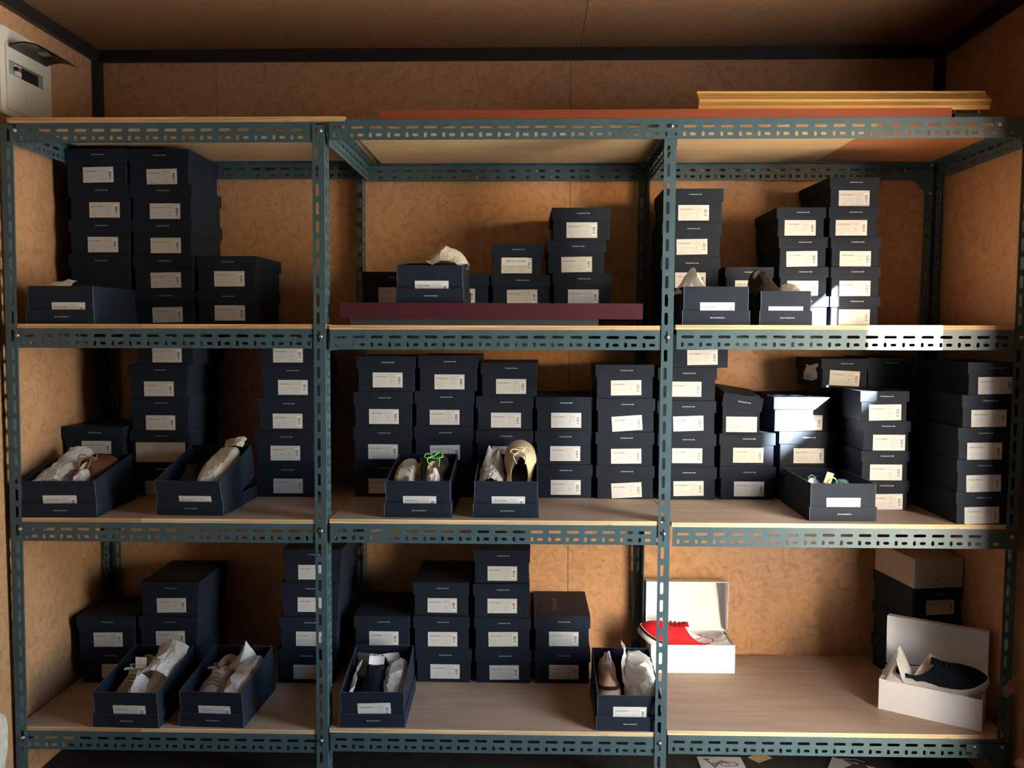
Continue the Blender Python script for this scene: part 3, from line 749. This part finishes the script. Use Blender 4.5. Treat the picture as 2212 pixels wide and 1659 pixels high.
def smooth_line(P, k=4):
    P = [Vector(p_) for p_ in P]; out_ = []
    for i in range(len(P)-1):
        a, b_, c, d_ = P[max(i-1, 0)], P[i], P[i+1], P[min(i+2, len(P)-1)]
        for j in range(k):
            t = j/k; out_.append(.5*((2*b_)+(c-a)*t+(2*a-5*b_+4*c-d_)*t*t+(3*b_-a-3*c+d_)*t**3))
    return out_+[P[-1]]
def ridged(p, f): return 1-2*abs(noise.noise(p*f))
def tissue(label, M, sx, sy, hf, seed=0, mt='tissue', amp=.008, n=20, f=22., edge=.16):
    mb = MB(); rows = []; o = Vector((seed*3.7, seed*1.3, seed*.9)); rj = random.Random(seed*7+1)
    for i in range(n+1):
        row = []
        for j in range(n+1):
            u = -1+2*(i+(rj.uniform(-.4, .4) if 0 < i < n else 0))/n; v = -1+2*(j+(rj.uniform(-.4, .4) if 0 < j < n else 0))/n
            e = 1+edge*noise.noise(Vector((u*1.7, v*1.7, seed)))
            x = u*sx*e; y = v*sy*e; q = Vector((x, y, 0))+o
            z = hf(u, v)+amp*(ridged(q, f)*.6+ridged(q, f*2.3)*.3+rj.uniform(-.18, .18))
            x += amp*.7*noise.noise(q*f*.8); y += amp*.7*noise.noise(q*f*.8+Vector((9, 0, 0)))
            row.append((x, y, z))
        rows.append(row)
    mb.grid(rows, mt, smooth=False)
    return tag(mb.build('tissue_paper', None, M), label, 'tissue paper')
def wrap(label, M, L, w, h, seed=0, mt='tissue', amp=.006, flare=.0, f=24.):
    """a shoe rolled in tissue: closed crinkled bundle along +y with long folds and loose ends"""
    mb = MB(); n = 17; k = 17; rows = []; so = Vector((seed*2.1, seed, seed*.7)); rj = random.Random(seed*17+5)
    for i in range(n+1):
        t = i/n; t0 = t; e = math.sqrt(max(.02, 1-abs(2*t-1)**6)); prof = (.84+.16*math.sin(math.pi*min(1, t*1.15)))*e
        row = []
        for j in range(k):
            a = 2*math.pi*(j+rj.uniform(-.42, .42))/k; t = min(1, max(0, t0+rj.uniform(-.42, .42)/n)) if 0 < i < n else t0; ca, sa = math.cos(a), math.sin(a)
            x = ca*abs(ca)**-.35 if abs(ca) > 1e-3 else 0
            z = sa*abs(sa)**-.15 if abs(sa) > 1e-3 else 0
            q = Vector((ca*w, t*L, sa*h))+so
            fold = noise.noise(Vector((ca*2.6, sa*2.6, t*1.4+seed*3)))+.5*noise.noise(Vector((ca*5.5, sa*5.5, t*3+seed)))
            r_ = 1+.13*fold*(amp/.006)**.5+(amp/w)*rj.uniform(-.32, .32)+(amp/w)*(ridged(q, f)*.8+ridged(q, f*2.4)*.25)
            end = .012*noise.noise(Vector((ca*3, sa*3, seed+5)))*(abs(2*t-1)**4)
            row.append((min(1.06, max(-1.06, x*prof*r_))*w/2, t*L+amp*.9*noise.noise(q*34)+end, max(.0, h/2+z*h/2*prof*r_)))
        rows.append(row)
    mb.grid(rows, mt, closev=True, smooth=False); mb.quad(rows[0], mt); mb.quad(rows[-1], mt)
    return tag(mb.build('wrapped_shoe', None, M), label, 'wrapped shoe')
def hang_tag(label, M, w, h, mt='tag_white', lines=8, bend=.0):
    root = thing('hang_tag', label, 'tag', M)
    mb = MB(); rr = [[(x*w/2, -bend*(x*x)*w, z*h) for x in (-1, -.5, 0, .5, 1)] for z in (0, 1)]
    mb.grid(rr, mt); mb.grid([[(x, y+.0006, z) for x, y, z in r_] for r_ in rr], mt); mb.build('card', root)
    mb = MB(); rnd = random.Random(int(w*9e4))
    for q in range(lines):
        ww = w*rnd.uniform(.45, .75); rect(mb, -w*.38, h*(.82-.72*q/lines), ww, h*.018, 'ink_grey', -.0006)
    mb.build('tag_print', root)
    return root

# ------------------------------------------------------------------ open boxes, lid upside down underneath
def open_box(label, z0, Yf, xl, xr, yaw=0., tilt=8.9, lab=None, var=0, h=.104, l=.265, dx=0., inner='navy_in', lip=.040, labz=None):
    ypx = {0: 690}.get(0)
    d = Vector((0, Yf, z0+.03))-CAM; ypx = H/2-F*(d.dot(_up))/(d.dot(_fw))
    a = atY(xl, ypx, Yf).x; c = atY(xr, ypx, Yf).x; w = c-a
    M = T((a+c)/2, Yf, z0) @ RZ(R(yaw))
    root = thing('open_shoe_box', label, 'shoe box', M, 'open navy shoe boxes')
    lid = link('lid', shell(w, l+.004, lip, .0015, 'navy', 'navy_in', 'lid'), root, Matrix())
    link('lid_print', LIDTXT, lid, T(.004, -.0006, lip*.5) @ RY(math.pi) @ T(0, 0, 0))
    y0 = .013 if tilt else .004
    Mb = T(dx, y0, .0018) @ RX(R(tilt))
    body = link('box_body', shell(w-.0075, l-.004, h, .0015, 'navy', inner, 'box_body'), root, Mb)
    if lab:
        lp = atY(lab[0], ypx, Yf).x-(a+c)/2
        lb = link('label', LABEL, root, Mb @ T(lp, -.0008, lab[1]) @ RY(R(lab[2] if len(lab) > 2 else 0)))
        link('label_print', PRINT[var], lb, T(0, -.0003, 0))
    return M @ Mb
def flat(u, v): return 0.
# 1 upper shelf by the fuse box wall
B = open_box('open navy shoe box with dark interior and pale tissue by fuse box wall', Zu[0], .012, 56, 203, 0, 0, (147, .035), 0, l=.262)
tissue('pale crumpled tissue poking out of open box by the fuse box wall', B @ T(-.030, .045, .095) @ RX(R(35)), .042, .03, lambda u, v: .022*(1-u*u)*(1-v*.6)+.01*u, 1, 'tissue_cream', .006)
shoe('dark shoe lying low in open box by the fuse box wall', B @ T(.03, .245, .012) @ RZ(R(180)), .235, 'leather_black', 'sole_black', lace='lace_black')
wrap('cream tissue bundle beside dark shoe, upper shelf by fuse box wall', B @ T(-.045, .02, .004), .225, .07, .092, 4, 'tissue_cream')
# 2 on the maroon plank
B = open_box('open navy shoe box standing on the maroon plank', ZP, .035, 854, 1002, 0, 5.5, (932, .037), 2)
tissue('pale tissue peak rising from the open box on maroon plank', B @ T(.040, .17, .085), .055, .06, lambda u, v: .062*max(0, 1-.8*u*u-.6*v*v)+.02*max(0, -u), 2, 'tissue_cream', .010)
wrap('tissue bundle low in the open box on maroon plank', B @ T(-.04, .02, .006), .22, .075, .075, 7, 'tissue_cream')
# 3, 4 upper shelf, gold rail bay
B = open_box('open navy shoe box with one big tissue peak beside slotted post', Zu[2], .02, 1474, 1620, 0, 0, (1550, .037), 2)
tissue('large pale tissue peak in open box beside slotted post', B @ T(-.042, .10, .080), .062, .07, lambda u, v: .082*max(0, 1-1.1*abs(u+.1)-.35*v*v), 3, 'tissue', .008)
wrap('tissue bundle deep in open box beside slotted post', B @ T(.04, .02, .006), .22, .075, .07, 9, 'tissue')
B = open_box('open navy shoe box holding a dark brown suede shoe', Zu[2], .02, 1641, 1755, 0, 0, (1698, .026), 2, h=.092)
shoe('dark brown suede shoe standing heel up in open box', B @ T(-.026, .222, .112) @ RZ(R(178)) @ RX(R(-24)), .225, 'suede_brown', 'sole_black', lace='lace_black', nl=3, lacetop=False)
tissue('crumpled tissue beside dark brown suede shoe', B @ T(.035, .10, .075), .034, .07, lambda u, v: .035*max(0, 1-.7*u*u-.5*v*v), 5, 'tissue', .010)
# 5, 6 middle shelf, fuse box bay
B = open_box('open navy shoe box with a brown leather shoe and tissue', Zm[0], .006, 47, 207, 3, 8.9, (128, .038), 0)
shoe('reddish brown leather shoe with thin laces in open box', B @ T(.030, .018, .016) @ RZ(R(-2)) @ RX(R(13)), .25, 'leather_brown', 'sole_tan', 'insole_cream', 'lace_brown', ball=.05, nl=3)
tissue('pale grey tissue sheet beside reddish brown shoe', B @ T(-.048, .13, .088) @ RY(R(-8)), .045, .11, lambda u, v: .045*max(0, 1-u*u*.8)*(.6+.4*v), 6, 'tissue', .011)
wrap('tissue bundle under sheet beside reddish brown shoe', B @ T(-.045, .02, .006), .22, .075, .085, 3, 'tissue')
B = open_box('steeply propped open navy shoe box with long paper wrapped shoe', Zm[0], .045, 336, 483, -2, 15.5, (422, .034), 2)
shoe('black shoe beside the long paper bundle in propped box', B @ T(-.044, .24, .008) @ RZ(R(180)), .23, 'leather_black', 'sole_black', 'insole')
wrap('long shoe wrapped in stiff cream paper in propped box', B @ T(.040, .02, .030) @ RX(R(4)), .235, .074, .078, 2, 'tissue_cream', .003, 0, 14.)
tissue('twisted paper end on top of long wrapped shoe', B @ T(.052, .235, .108) @ RX(R(25)), .036, .02, lambda u, v: .02*(1-u*u)+.012*u, 8, 'tissue_cream', .012)
# 7, 8 middle shelf, central bay
B = open_box('open navy shoe box with a green laced black shoe', Zm[1], .030, 830, 975, 0, 8.9, (906, .036), 0)
shoe('black leather shoe with bright green laces and pink stuffing', B @ T(.040, .016, .022) @ RZ(R(4)) @ RX(R(14)), .245, 'leather_black', 'sole_black', 'insole_cream', 'lace_green', ball=.05, nl=2, tongue=True)
wrap('cream tissue roll next to green laced shoe', B @ T(-.050, .015, .012), .235, .066, .098, 5, 'tissue_cream', .004, .0, 14.)
tissue('cream tissue sheet standing between roll and green laced shoe', B @ T(-.012, .12, .062) @ RY(R(72)) , .045, .10, lambda u, v: .010*math.sin(3*v), 9, 'tissue_cream', .008)
B = open_box('open navy shoe box with a beige lace up shoe', Zm[1], .034, 1022, 1164, 0, 8.9, (1098, .036), 1)
shoe('beige perforated lace up shoe tilted toe high in open box', B @ T(.037, .030, .014) @ RZ(R(0)) @ RX(R(27)), .258, 'leather_beige', 'sole_cream', 'insole', 'lace_cream', parts=('brogue',), nl=4, sh=.06)
shoe('second beige shoe low in box under crumpled tissue', B @ T(-.045, .020, .006) @ RX(R(3)), .235, 'leather_beige', 'sole_cream', 'insole')
tissue('white crumpled tissue with two peaks beside beige shoe', B @ T(-.045, .13, .075), .036, .09, lambda u, v: .045*max(0, 1-u*u)*(.4+.6*max(0, v+.3))+.035*math.exp(-((u+.5)**2+(v-.6)**2)*12)+.030*math.exp(-((u-.55)**2+(v-.5)**2)*12), 10, 'tissue', .013)
# 9 middle shelf, gold rail bay
B = open_box('open navy shoe box with a bright blue shoe', Zm[2], .036, 1749, 1895, 0, 0, (1823, .040), 1)
shoe('bright blue shoe with yellow lace low in open box', B @ T(-.045, .020, .016) @ RX(R(2)), .235, 'canvas_blue', 'sole_white', 'insole_white', 'lace_yellow', nl=1, lacetop=False)
m = MB(); m.tube(smooth_line([(-.022, .07, .080), (-.018, .068, .100), (-.004, .070, .108), (.006, .075, .100), (.008, .08, .082)], 4), .0022, 'lace_yellow'); tag(m.build('loose_lace', None, B), 'loose yellow shoelace loop beside the bright blue shoe', 'shoelace')
hang_tag('pale paper tag standing on the bright blue shoe', B @ T(-.008, .11, .084) @ RY(R(18)) @ RZ(R(20)), .026, .034, 'tag_cream', 4)
shoe('second bright blue shoe lying deeper in its box', B @ T(.045, .245, .006) @ RZ(R(180)), .235, 'canvas_blue', 'sole_white', 'insole', 'lace_yellow', nl=2, lacetop=False)
# 10, 11 lowest shelf, fuse box bay
B = open_box('open navy shoe box with a taupe sneaker and white tag', Zl[0], .0015, 199, 343, -1, 8.9, (278, .040), 1)
shoe('taupe suede sneaker with cream laces in open box', B @ T(-.040, .252, .022) @ RZ(R(184)) @ RX(R(-4)), .245, 'suede_taupe', 'sole_cream', 'insole_cream', 'lace_cream', nl=5)
shoe('taupe sneaker half covered by white tissue', B @ T(.046, .246, .012) @ RZ(R(178)), .24, 'suede_taupe', 'sole_cream', 'insole_cream')
tissue('white tissue folded over the taupe sneaker', B @ T(.040, .165, .086) @ RY(R(4)), .046, .075, lambda u, v: .030*max(0, 1-u*u*.9)+.020*max(0, v)**2, 11, 'tissue', .011)
tissue('white tissue point in front of the taupe sneaker', B @ T(.010, .06, .062) @ RY(R(-12)), .036, .05, lambda u, v: .05*max(0, 1-1.3*abs(u+.2))*max(0, .6+.4*v), 12, 'tissue', .010)
hang_tag('white printed tag standing beside taupe sneaker', B @ T(-.014, .128, .090) @ RZ(R(-6)) @ RX(R(-12)), .036, .046, 'tag_white', 9)
B = open_box('open navy shoe box with a grey suede shoe and rolled tissue', Zl[0], .012, 385, 527, -2.5, 8.9, (462, .037), 1)
shoe('grey suede scalloped shoe lying in open box', B @ T(-.036, .250, .022) @ RZ(R(183)) @ RX(R(-3)), .245, 'suede_grey', 'sole_cream', 'insole_cream', 'lace_brown', wide=1.2, nl=5)
wrap('long tissue roll beside the grey suede shoe', B @ T(.048, .012, .022), .24, .068, .078, 6, 'tissue', .006)
tissue('twisted tissue tip above the long tissue roll', B @ T(.016, .205, .078), .030, .040, lambda u, v: .046*max(0, 1-1.2*abs(u))*max(0, .5+.5*v), 13, 'tissue', .009)
# 12, 13 lowest shelf, central bay
B = open_box('open navy shoe box with a black shoe wrapped in tissue', Zl[1], .010, 733, 875, 1.5, 8.9, (808, .0465, -1.5), 2)
shoe('black suede shoe with white tag lying in tissue', B @ T(-.016, .245, .030) @ RZ(R(183)) @ RX(R(-5)), .245, 'canvas_navy', 'sole_black', 'insole', nl=3, wide=1.08)
tissue('white tissue sheet standing behind black suede shoe', B @ T(-.020, .215, .060) @ RX(R(62)), .066, .036, lambda u, v: .012*math.cos(3*u)-.03*u*u, 14, 'tissue', .010)
wrap('white tissue bundle beside the black suede shoe', B @ T(.050, .020, .008), .22, .064, .084, 8, 'tissue', .010)
tissue('narrow tissue strip along side of black shoe box', B @ T(-.070, .10, .062) @ RY(R(-70)), .036, .085, lambda u, v: .006*math.sin(4*v), 15, 'tissue', .006)
hang_tag('blank lilac white tag lying across black suede shoe', B @ T(-.008, .140, .108) @ RX(R(-52)), .046, .026, 'tag_white', 0, .08)
B = open_box('open navy shoe box beside slotted post with tan banded shoe', Zl[1], .010, 1288, 1430, 0, 8.9, (1361, .045), 2)
shoe('tan flat with black bands stuffed with white tissue', B @ T(-.050, .228, .046) @ RZ(R(180)) @ RX(R(-5)), .220, 'leather_tan', 'sole_tan', 'insole_cream', parts=('straps',), ball=.20, tongue=False, wide=1.0)
wrap('tall grey tissue bundle beside the tan banded shoe', B @ T(.045, .045, .010), .205, .082, .115, 10, 'tissue', .010)
tissue('thin tissue fold standing between tan shoe and bundle', B @ T(.002, .15, .085) @ RY(R(80)) @ RX(R(0)), .055, .085, lambda u, v: .010*math.sin(2.5*v), 16, 'tissue', .007)

# torn side of the upper lying box: crumpled tissue pushing out
tissue('torn white tissue poking from side of navy box on four boxes', re.matrix_basis @ T(-.079, .07, .045) @ RY(R(-86)), .026, .05, lambda u, v: .012*(1-u*u)*(1-v*v), 17, 'tissue', .010)

# ------------------------------------------------------------------ white hinged boxes
def hinged_box(label, M, l, w, h, lidh, lean, flap, mo='white_card', mi='white_in', taper=.0):
    root = thing('hinged_shoe_box', label, 'shoe box', M, 'white hinged shoe boxes')
    m = MB(); t = .002
    m.box((0, 0, 0), (l, w, t), {'': mo, 't': mi}); m.box((0, 0, t), (l, t, h), {'': mo, 'k': mi}); m.box((0, w-t, t), (l, w, h), {'': mo, 'f': mi})
    m.box((0, t, t), (t, w-t, h), {'': mo, 'r': mi}); m.box((l-t, t, t), (l, w-t, h), {'': mo, 'l': mi}); m.build('box_body', root)
    m = MB(); m.box((-.002, 0, 0), (l+.002, t, lidh), {'': mo, 'f': mi})
    m.box((-.002, -flap, lidh), (l+.002, t, lidh+t), {'': mo, 'b': mi})
    for x0, s_ in ((-.002, 1), (l+.002-t, -1)):
        P = [(x0, 0, .002), (x0, 0, lidh), (x0, -flap, lidh), (x0, -flap*.45, .008)]
        Q = [(a+t, c, d_) for a, c, d_ in P]
        m.quad(P, mo); m.quad(Q, mi)
        for k in range(4): m.quad([P[k], P[(k+1) % 4], Q[(k+1) % 4], Q[k]], mo)
    m.build('lid', root, T(0, w, h) @ RX(R(-lean)))
    return root
Mw = T(1.835, .413, Zl[2]) @ RZ(R(.5))
hinged_box('white hinged shoe box with raised lid under a red sneaker', Mw, .276, .142, .094, .172, 7, .055)
shoe('red canvas sneaker with white sole on white open box', T(2.040, .476, Zl[2]+.021) @ RZ(R(92)) @ RX(R(20)) @ RY(R(-8)), .262, 'canvas_red', 'sole_white', 'insole_white', 'lace_navy', sh=.105, band='sole_black', nl=4, lacetop=False)
tissue('white tissue lining the white box under red sneaker', Mw @ T(.150, .070, .074), .115, .058, lambda u, v: .010*(1-v*v)+.010*max(0, u), 18, 'tissue', .012)
wa = math.atan2(-.146, .2345)
Mw2 = T(2.479, .164, Zl[2]) @ RZ(wa)
hinged_box('white hinged shoe box holding a dark navy sneaker and tissue', Mw2, .272, .140, .092, .152, 7, .040)
shoe('fuzzy dark navy sneaker with white sole in white open box', Mw2 @ T(.046, .070, .054) @ RZ(R(-90)) @ RX(R(13)) @ RY(R(16)), .246, 'canvas_navy', 'sole_white', 'insole_white', 'lace_navy', sh=.085, nl=4, lacetop=False)
tissue('white tissue peak at the end of the navy sneaker box', Mw2 @ T(.050, .060, .088), .052, .054, lambda u, v: .092*max(0, 1-1.4*abs(u+.1)-.4*abs(v)), 19, 'tissue', .010)
tissue('white tissue sheet spread along front of navy sneaker', Mw2 @ T(.135, .030, .084), .110, .030, lambda u, v: .012*(1-u)*(1-v*v)*.8, 20, 'tissue', .007)
hang_tag('cream printed paper tag lying on the navy sneaker', Mw2 @ T(.105, .040, .102) @ RZ(R(22)) @ RX(R(-28)) @ RY(R(38)), .036, .082, 'tag_cream', 12)

# ------------------------------------------------------------------ planks, rail, fuse box
m = MB(); m.box((0, 0, 0), (.840, .50, .0435), 'maroon'); o = m.build('maroon_plank', None, T(.905, .018, 1.5242) @ RY(R(.12)))
tag(o, 'thick dark maroon plank carrying boxes on the upper shelf', 'plank')
m = MB(); m.box((0, 0, 0), (.695, .46, .0195), 'slab'); o = m.build('thin_slab', None, T(.930, .036, 1.5046))
tag(o, 'thin blue grey slab under the maroon plank', 'slab')
z1 = ZB[0][1]
m = MB(); m.box((0, 0, 0), (1.535, .22, .0255), 'orange_plank'); o = m.build('orange_plank', None, T(1.024, -.0012, z1+.0002))
tag(o, 'long orange stained plank lying on top of the rack', 'plank')
# gold rail: moulding profile swept along its length
P0 = atY(1509, 235, .06); P1 = atY(2138, 240, .06)
prof = [(.0, .0), (.0, .012), (-.006, .016), (-.010, .020), (-.010, .026), (-.004, .030), (.002, .030), (.010, .040), (.020, .046), (.026, .052), (.026, .057), (.032, .059), (.036, .059), (.036, .055), (.030, .050), (.016, .036), (.010, .024), (.010, .0)]
rail = thing('gold_rail', 'gold anodised curtain rail pelmet resting on orange plank', 'rail', T(P0.x, .06, z1+.0257+.0132) @ RY(R(.22)))
Lr = (P1.x-P0.x); m = MB()
for i_ in range(len(prof)):
    a, c = prof[i_], prof[(i_+1) % len(prof)]
    m.quad([(0, a[0], a[1]), (Lr, a[0], a[1]), (Lr, c[0], c[1]), (0, c[0], c[1])], 'gold')
m.quad([(0, y, z) for y, z in prof], 'gold'); m.quad([(Lr, y, z) for y, z in prof], 'gold'); m.build('moulding', rail)
for x in (.008, .030, .095, .128, .52, .70, .765):
    m = MB(); m.lathe([(0, -.0095), (.0035, -.0085), (.0042, -.005), (.0020, -.003), (.0020, .003)], 'bolt', T(x, .004, 0), 10); m.build('roller', rail)
m = MB(); m.box((0, 0, 0), (.075, .05, .016), 'rubber'); o = m.build('black_pad', None, T(2.577, .02, ZB[0][2])); tag(o, 'small black pad under the far end of gold rail', 'pad')

fb = thing('fuse_box', 'cream plastic fuse box with raised smoked flap on panelled wall', 'fuse box', T(XL, 0, 0))
def rrect(y0, y1, z0, z1, r, n=5):
    pts = []
    for cy, cz, a0 in ((y1-r, z1-r, 0), (y0+r, z1-r, 1), (y0+r, z0+r, 2), (y1-r, z0+r, 3)):
        for k in range(n): a = math.pi/2*(a0+k/(n-1)); pts.append((cy+r*math.cos(a), cz+r*math.sin(a)))
    return pts
YZ = Matrix(((0,0,1,0),(1,0,0,0),(0,1,0,0),(0,0,0,1)))
me = plate2d(rrect(.026, .278, 2.092, 2.336, .018), [[(.058, 2.2085), (.226, 2.2085), (.226, 2.2475), (.058, 2.2475)]], .018)
m = MB(); m.add(me, T(.009, 0, 0) @ YZ, 'plastic_cream'); m.build('cover', fb)
me2 = plate2d(rrect(.048, .240, 2.110, 2.292, .006), [[(.058, 2.2085), (.226, 2.2085), (.226, 2.2475), (.058, 2.2475)]], .005)
m = MB(); m.add(me2, T(.0205, 0, 0) @ YZ, 'plastic_cream'); m.build('inner_plate', fb)
m = MB(); m.box((.001, .058, 2.2085), (.008, .226, 2.2475), 'breaker_dark'); bk = m.build('breaker_bank', fb)
m = MB(); m.box((.008, .066, 2.210), (.016, .128, 2.246), 'breaker_grey'); br = m.build('breaker', bk)
m = MB(); m.box((.016, .094, 2.216), (.0175, .126, 2.244), 'plastic_cream'); m.box((.0175, .113, 2.229), (.0195, .124, 2.238), 'red'); m.box((.0175, .090, 2.226), (.026, .100, 2.236), 'breaker_dark'); m.build('breaker_switch', br)
for y in (.245,):
    for z in (2.262, 2.206):
        m = MB(); m.lathe([(0, .0192), (.003, .0188), (.003, .018)], 'breaker_grey', T(0, y, z) @ Matrix(((0,0,1,0),(1,0,0,0),(0,1,0,0),(0,0,0,1))), 10); m.build('screw', fb)
m = MB()
for a, c in (((.130, 2.168), (.142, 2.168)), ((.136, 2.168), (.136, 2.140)), ((.136, 2.140), (.150, 2.140))):
    m.box((.0232, min(a[0], c[0]), min(a[1], c[1])), (.0236, max(a[0], c[0])+.0012, max(a[1], c[1])+.0012), 'breaker_grey')
m.build('moulded_mark', fb)
m = MB(); rr = []
for i_ in range(9):
    a = i_/8; rr.append([(.022+.105*a, .055+.19*j/6, 2.285+.020*math.sin(math.pi*a)*(1 if 0 < j < 6 else .7)-.010*a) for j in range(7)])
m.grid(rr, 'plastic_dark'); m.grid([[(x, y, z-.003) for x, y, z in r_] for r_ in rr], 'plastic_dark')
fl = m.build('flap', fb); m = MB(); m.box((.060, .14, 2.287), (.090, .165, 2.292), 'breaker_grey'); m.build('flap_catch', fl)

# ------------------------------------------------------------------ floor papers, wall plaster, plant
def paper(label, pts, art):
    root = thing('printed_sheet', label, 'paper', T(0, 0, ZF))
    m = MB(); m.quad([(p_[0], p_[1], .0016) for p_ in pts], 'paper'); m.quad([(p_[0], p_[1], .0004) for p_ in pts], 'paper'); m.build('sheet', root)
    m = MB(); art(m); m.build('sheet_print', root); return root
def bike(m):
    for cx, cy, rx, ry in ((2.053, .215, .026, .014),):
        m.tube([(cx+rx*math.cos(a*.4), cy+ry*math.sin(a*.4), .0022) for a in range(17)], .0011, 'ink', 4, False)
    for a, c in (((1.985, .245), (2.005, .195)), ((2.005, .195), (2.030, .235)), ((1.998, .215), (2.022, .222)), ((2.03, .235), (2.053, .215)), ((1.978, .248), (1.996, .243)), ((2.04, .19), (2.075, .178))):
        m.tube([(a[0], a[1], .0022), (c[0], c[1], .0022)], .0015, 'ink', 4)
paper('white sheet printed with a bicycle lying under the lowest shelf', [(1.962, .10), (2.10, .10), (2.097, .262), (1.960, .262)], bike)
def blob(m):
    pts = [(2.44, .150), (2.475, .20), (2.468, .225), (2.455, .248), (2.448, .225), (2.425, .245), (2.41, .252), (2.43, .225), (2.40, .205), (2.405, .16)]
    m.quad([(x, y, .002) for x, y in pts], 'ink')
    m.tube([(2.405, .262, .002), (2.45, .258, .002), (2.475, .24, .002)], .0012, 'ink_mid', 4)
paper('tilted white sheet with a black figure print under lowest shelf', [(2.33, .17), (2.42, .05), (2.56, .17), (2.385, .272)], blob)
m = MB()
m.quad([(2.118, .262, .001), (2.145, .226, .0012), (2.195, .258, .0012), (2.17, .30, .001)], 'scrap'); o = m.build('paper_scrap', None, T(0, 0, ZF+.0004)); tag(o, 'small yellow brown paper scrap on the black floor', 'paper')
pts = []
for k in range(22):
    a = 2*math.pi*k/22; r_ = 1+.28*noise.noise(Vector((math.cos(a)*1.6, math.sin(a)*1.6, 3))); pts.append((-.105+.085*math.cos(a)*r_, .33+.115*math.sin(a)*r_))
me = plate2d(pts, [], .003); m = MB(); m.add(me, T(.0015, 0, 0) @ YZ, 'plaster'); o = m.build('plaster_patch', None, T(XL, 0, 0)); tag(o, 'rough pale plaster patch low on the fuse box wall', 'plaster')
# dried plant beside the end post, only one leaf reaches into view
pt = thing('dried_plant', 'dried brown curled leaf of potted plant beside end post', 'plant', T(2.725, -.14, ZF))
m = MB(); m.lathe([(0, 0), (.045, 0), (.062, .12), (.066, .12), (.066, .135), (.058, .135), (.056, .12), (0, .118)], 'terracotta', None, 20); m.build('pot', pt)
m = MB(); m.tube([(0, 0, .115), (.015, .02, .22), (.045, .05, .32), (.066, .075, .372)], .003, 'leaf', 6); m.tube([(0, 0, .115), (.02, -.04, .22), (.03, -.09, .27)], .0025, 'leaf', 6); m.build('stem', pt)
def leaf(base, d, L_, wd, seed):
    m = MB(); rr = []; d = Vector(d).normalized(); sd_ = d.cross(Vector((0, 0, 1))).normalized(); up_ = sd_.cross(d)
    for i_ in range(13):
        t = i_/12; w_ = wd*math.sin(math.pi*min(1, t*.93+.05))**.7; row = []
        for j in range(9):
            s_ = -1+j/4; nz = noise.noise(Vector((t*6, s_*3, seed)))
            row.append(Vector(base)+d*L_*t+sd_*w_*s_*(.75+.15*nz)+up_*(.020*math.sin(math.pi*t)-.018*s_*s_+.006*nz))
        rr.append(row)
    m.grid(rr, 'leaf'); m.build('leaf', pt)
leaf((.066, .080, .385), (-1, .10, -.42), .075, .030, 1); leaf((.03, -.09, .27), (-.3, -1, -.2), .09, .028, 2)
leaf((.012, .015, .2), (-.4, -1, .1), .09, .028, 3)
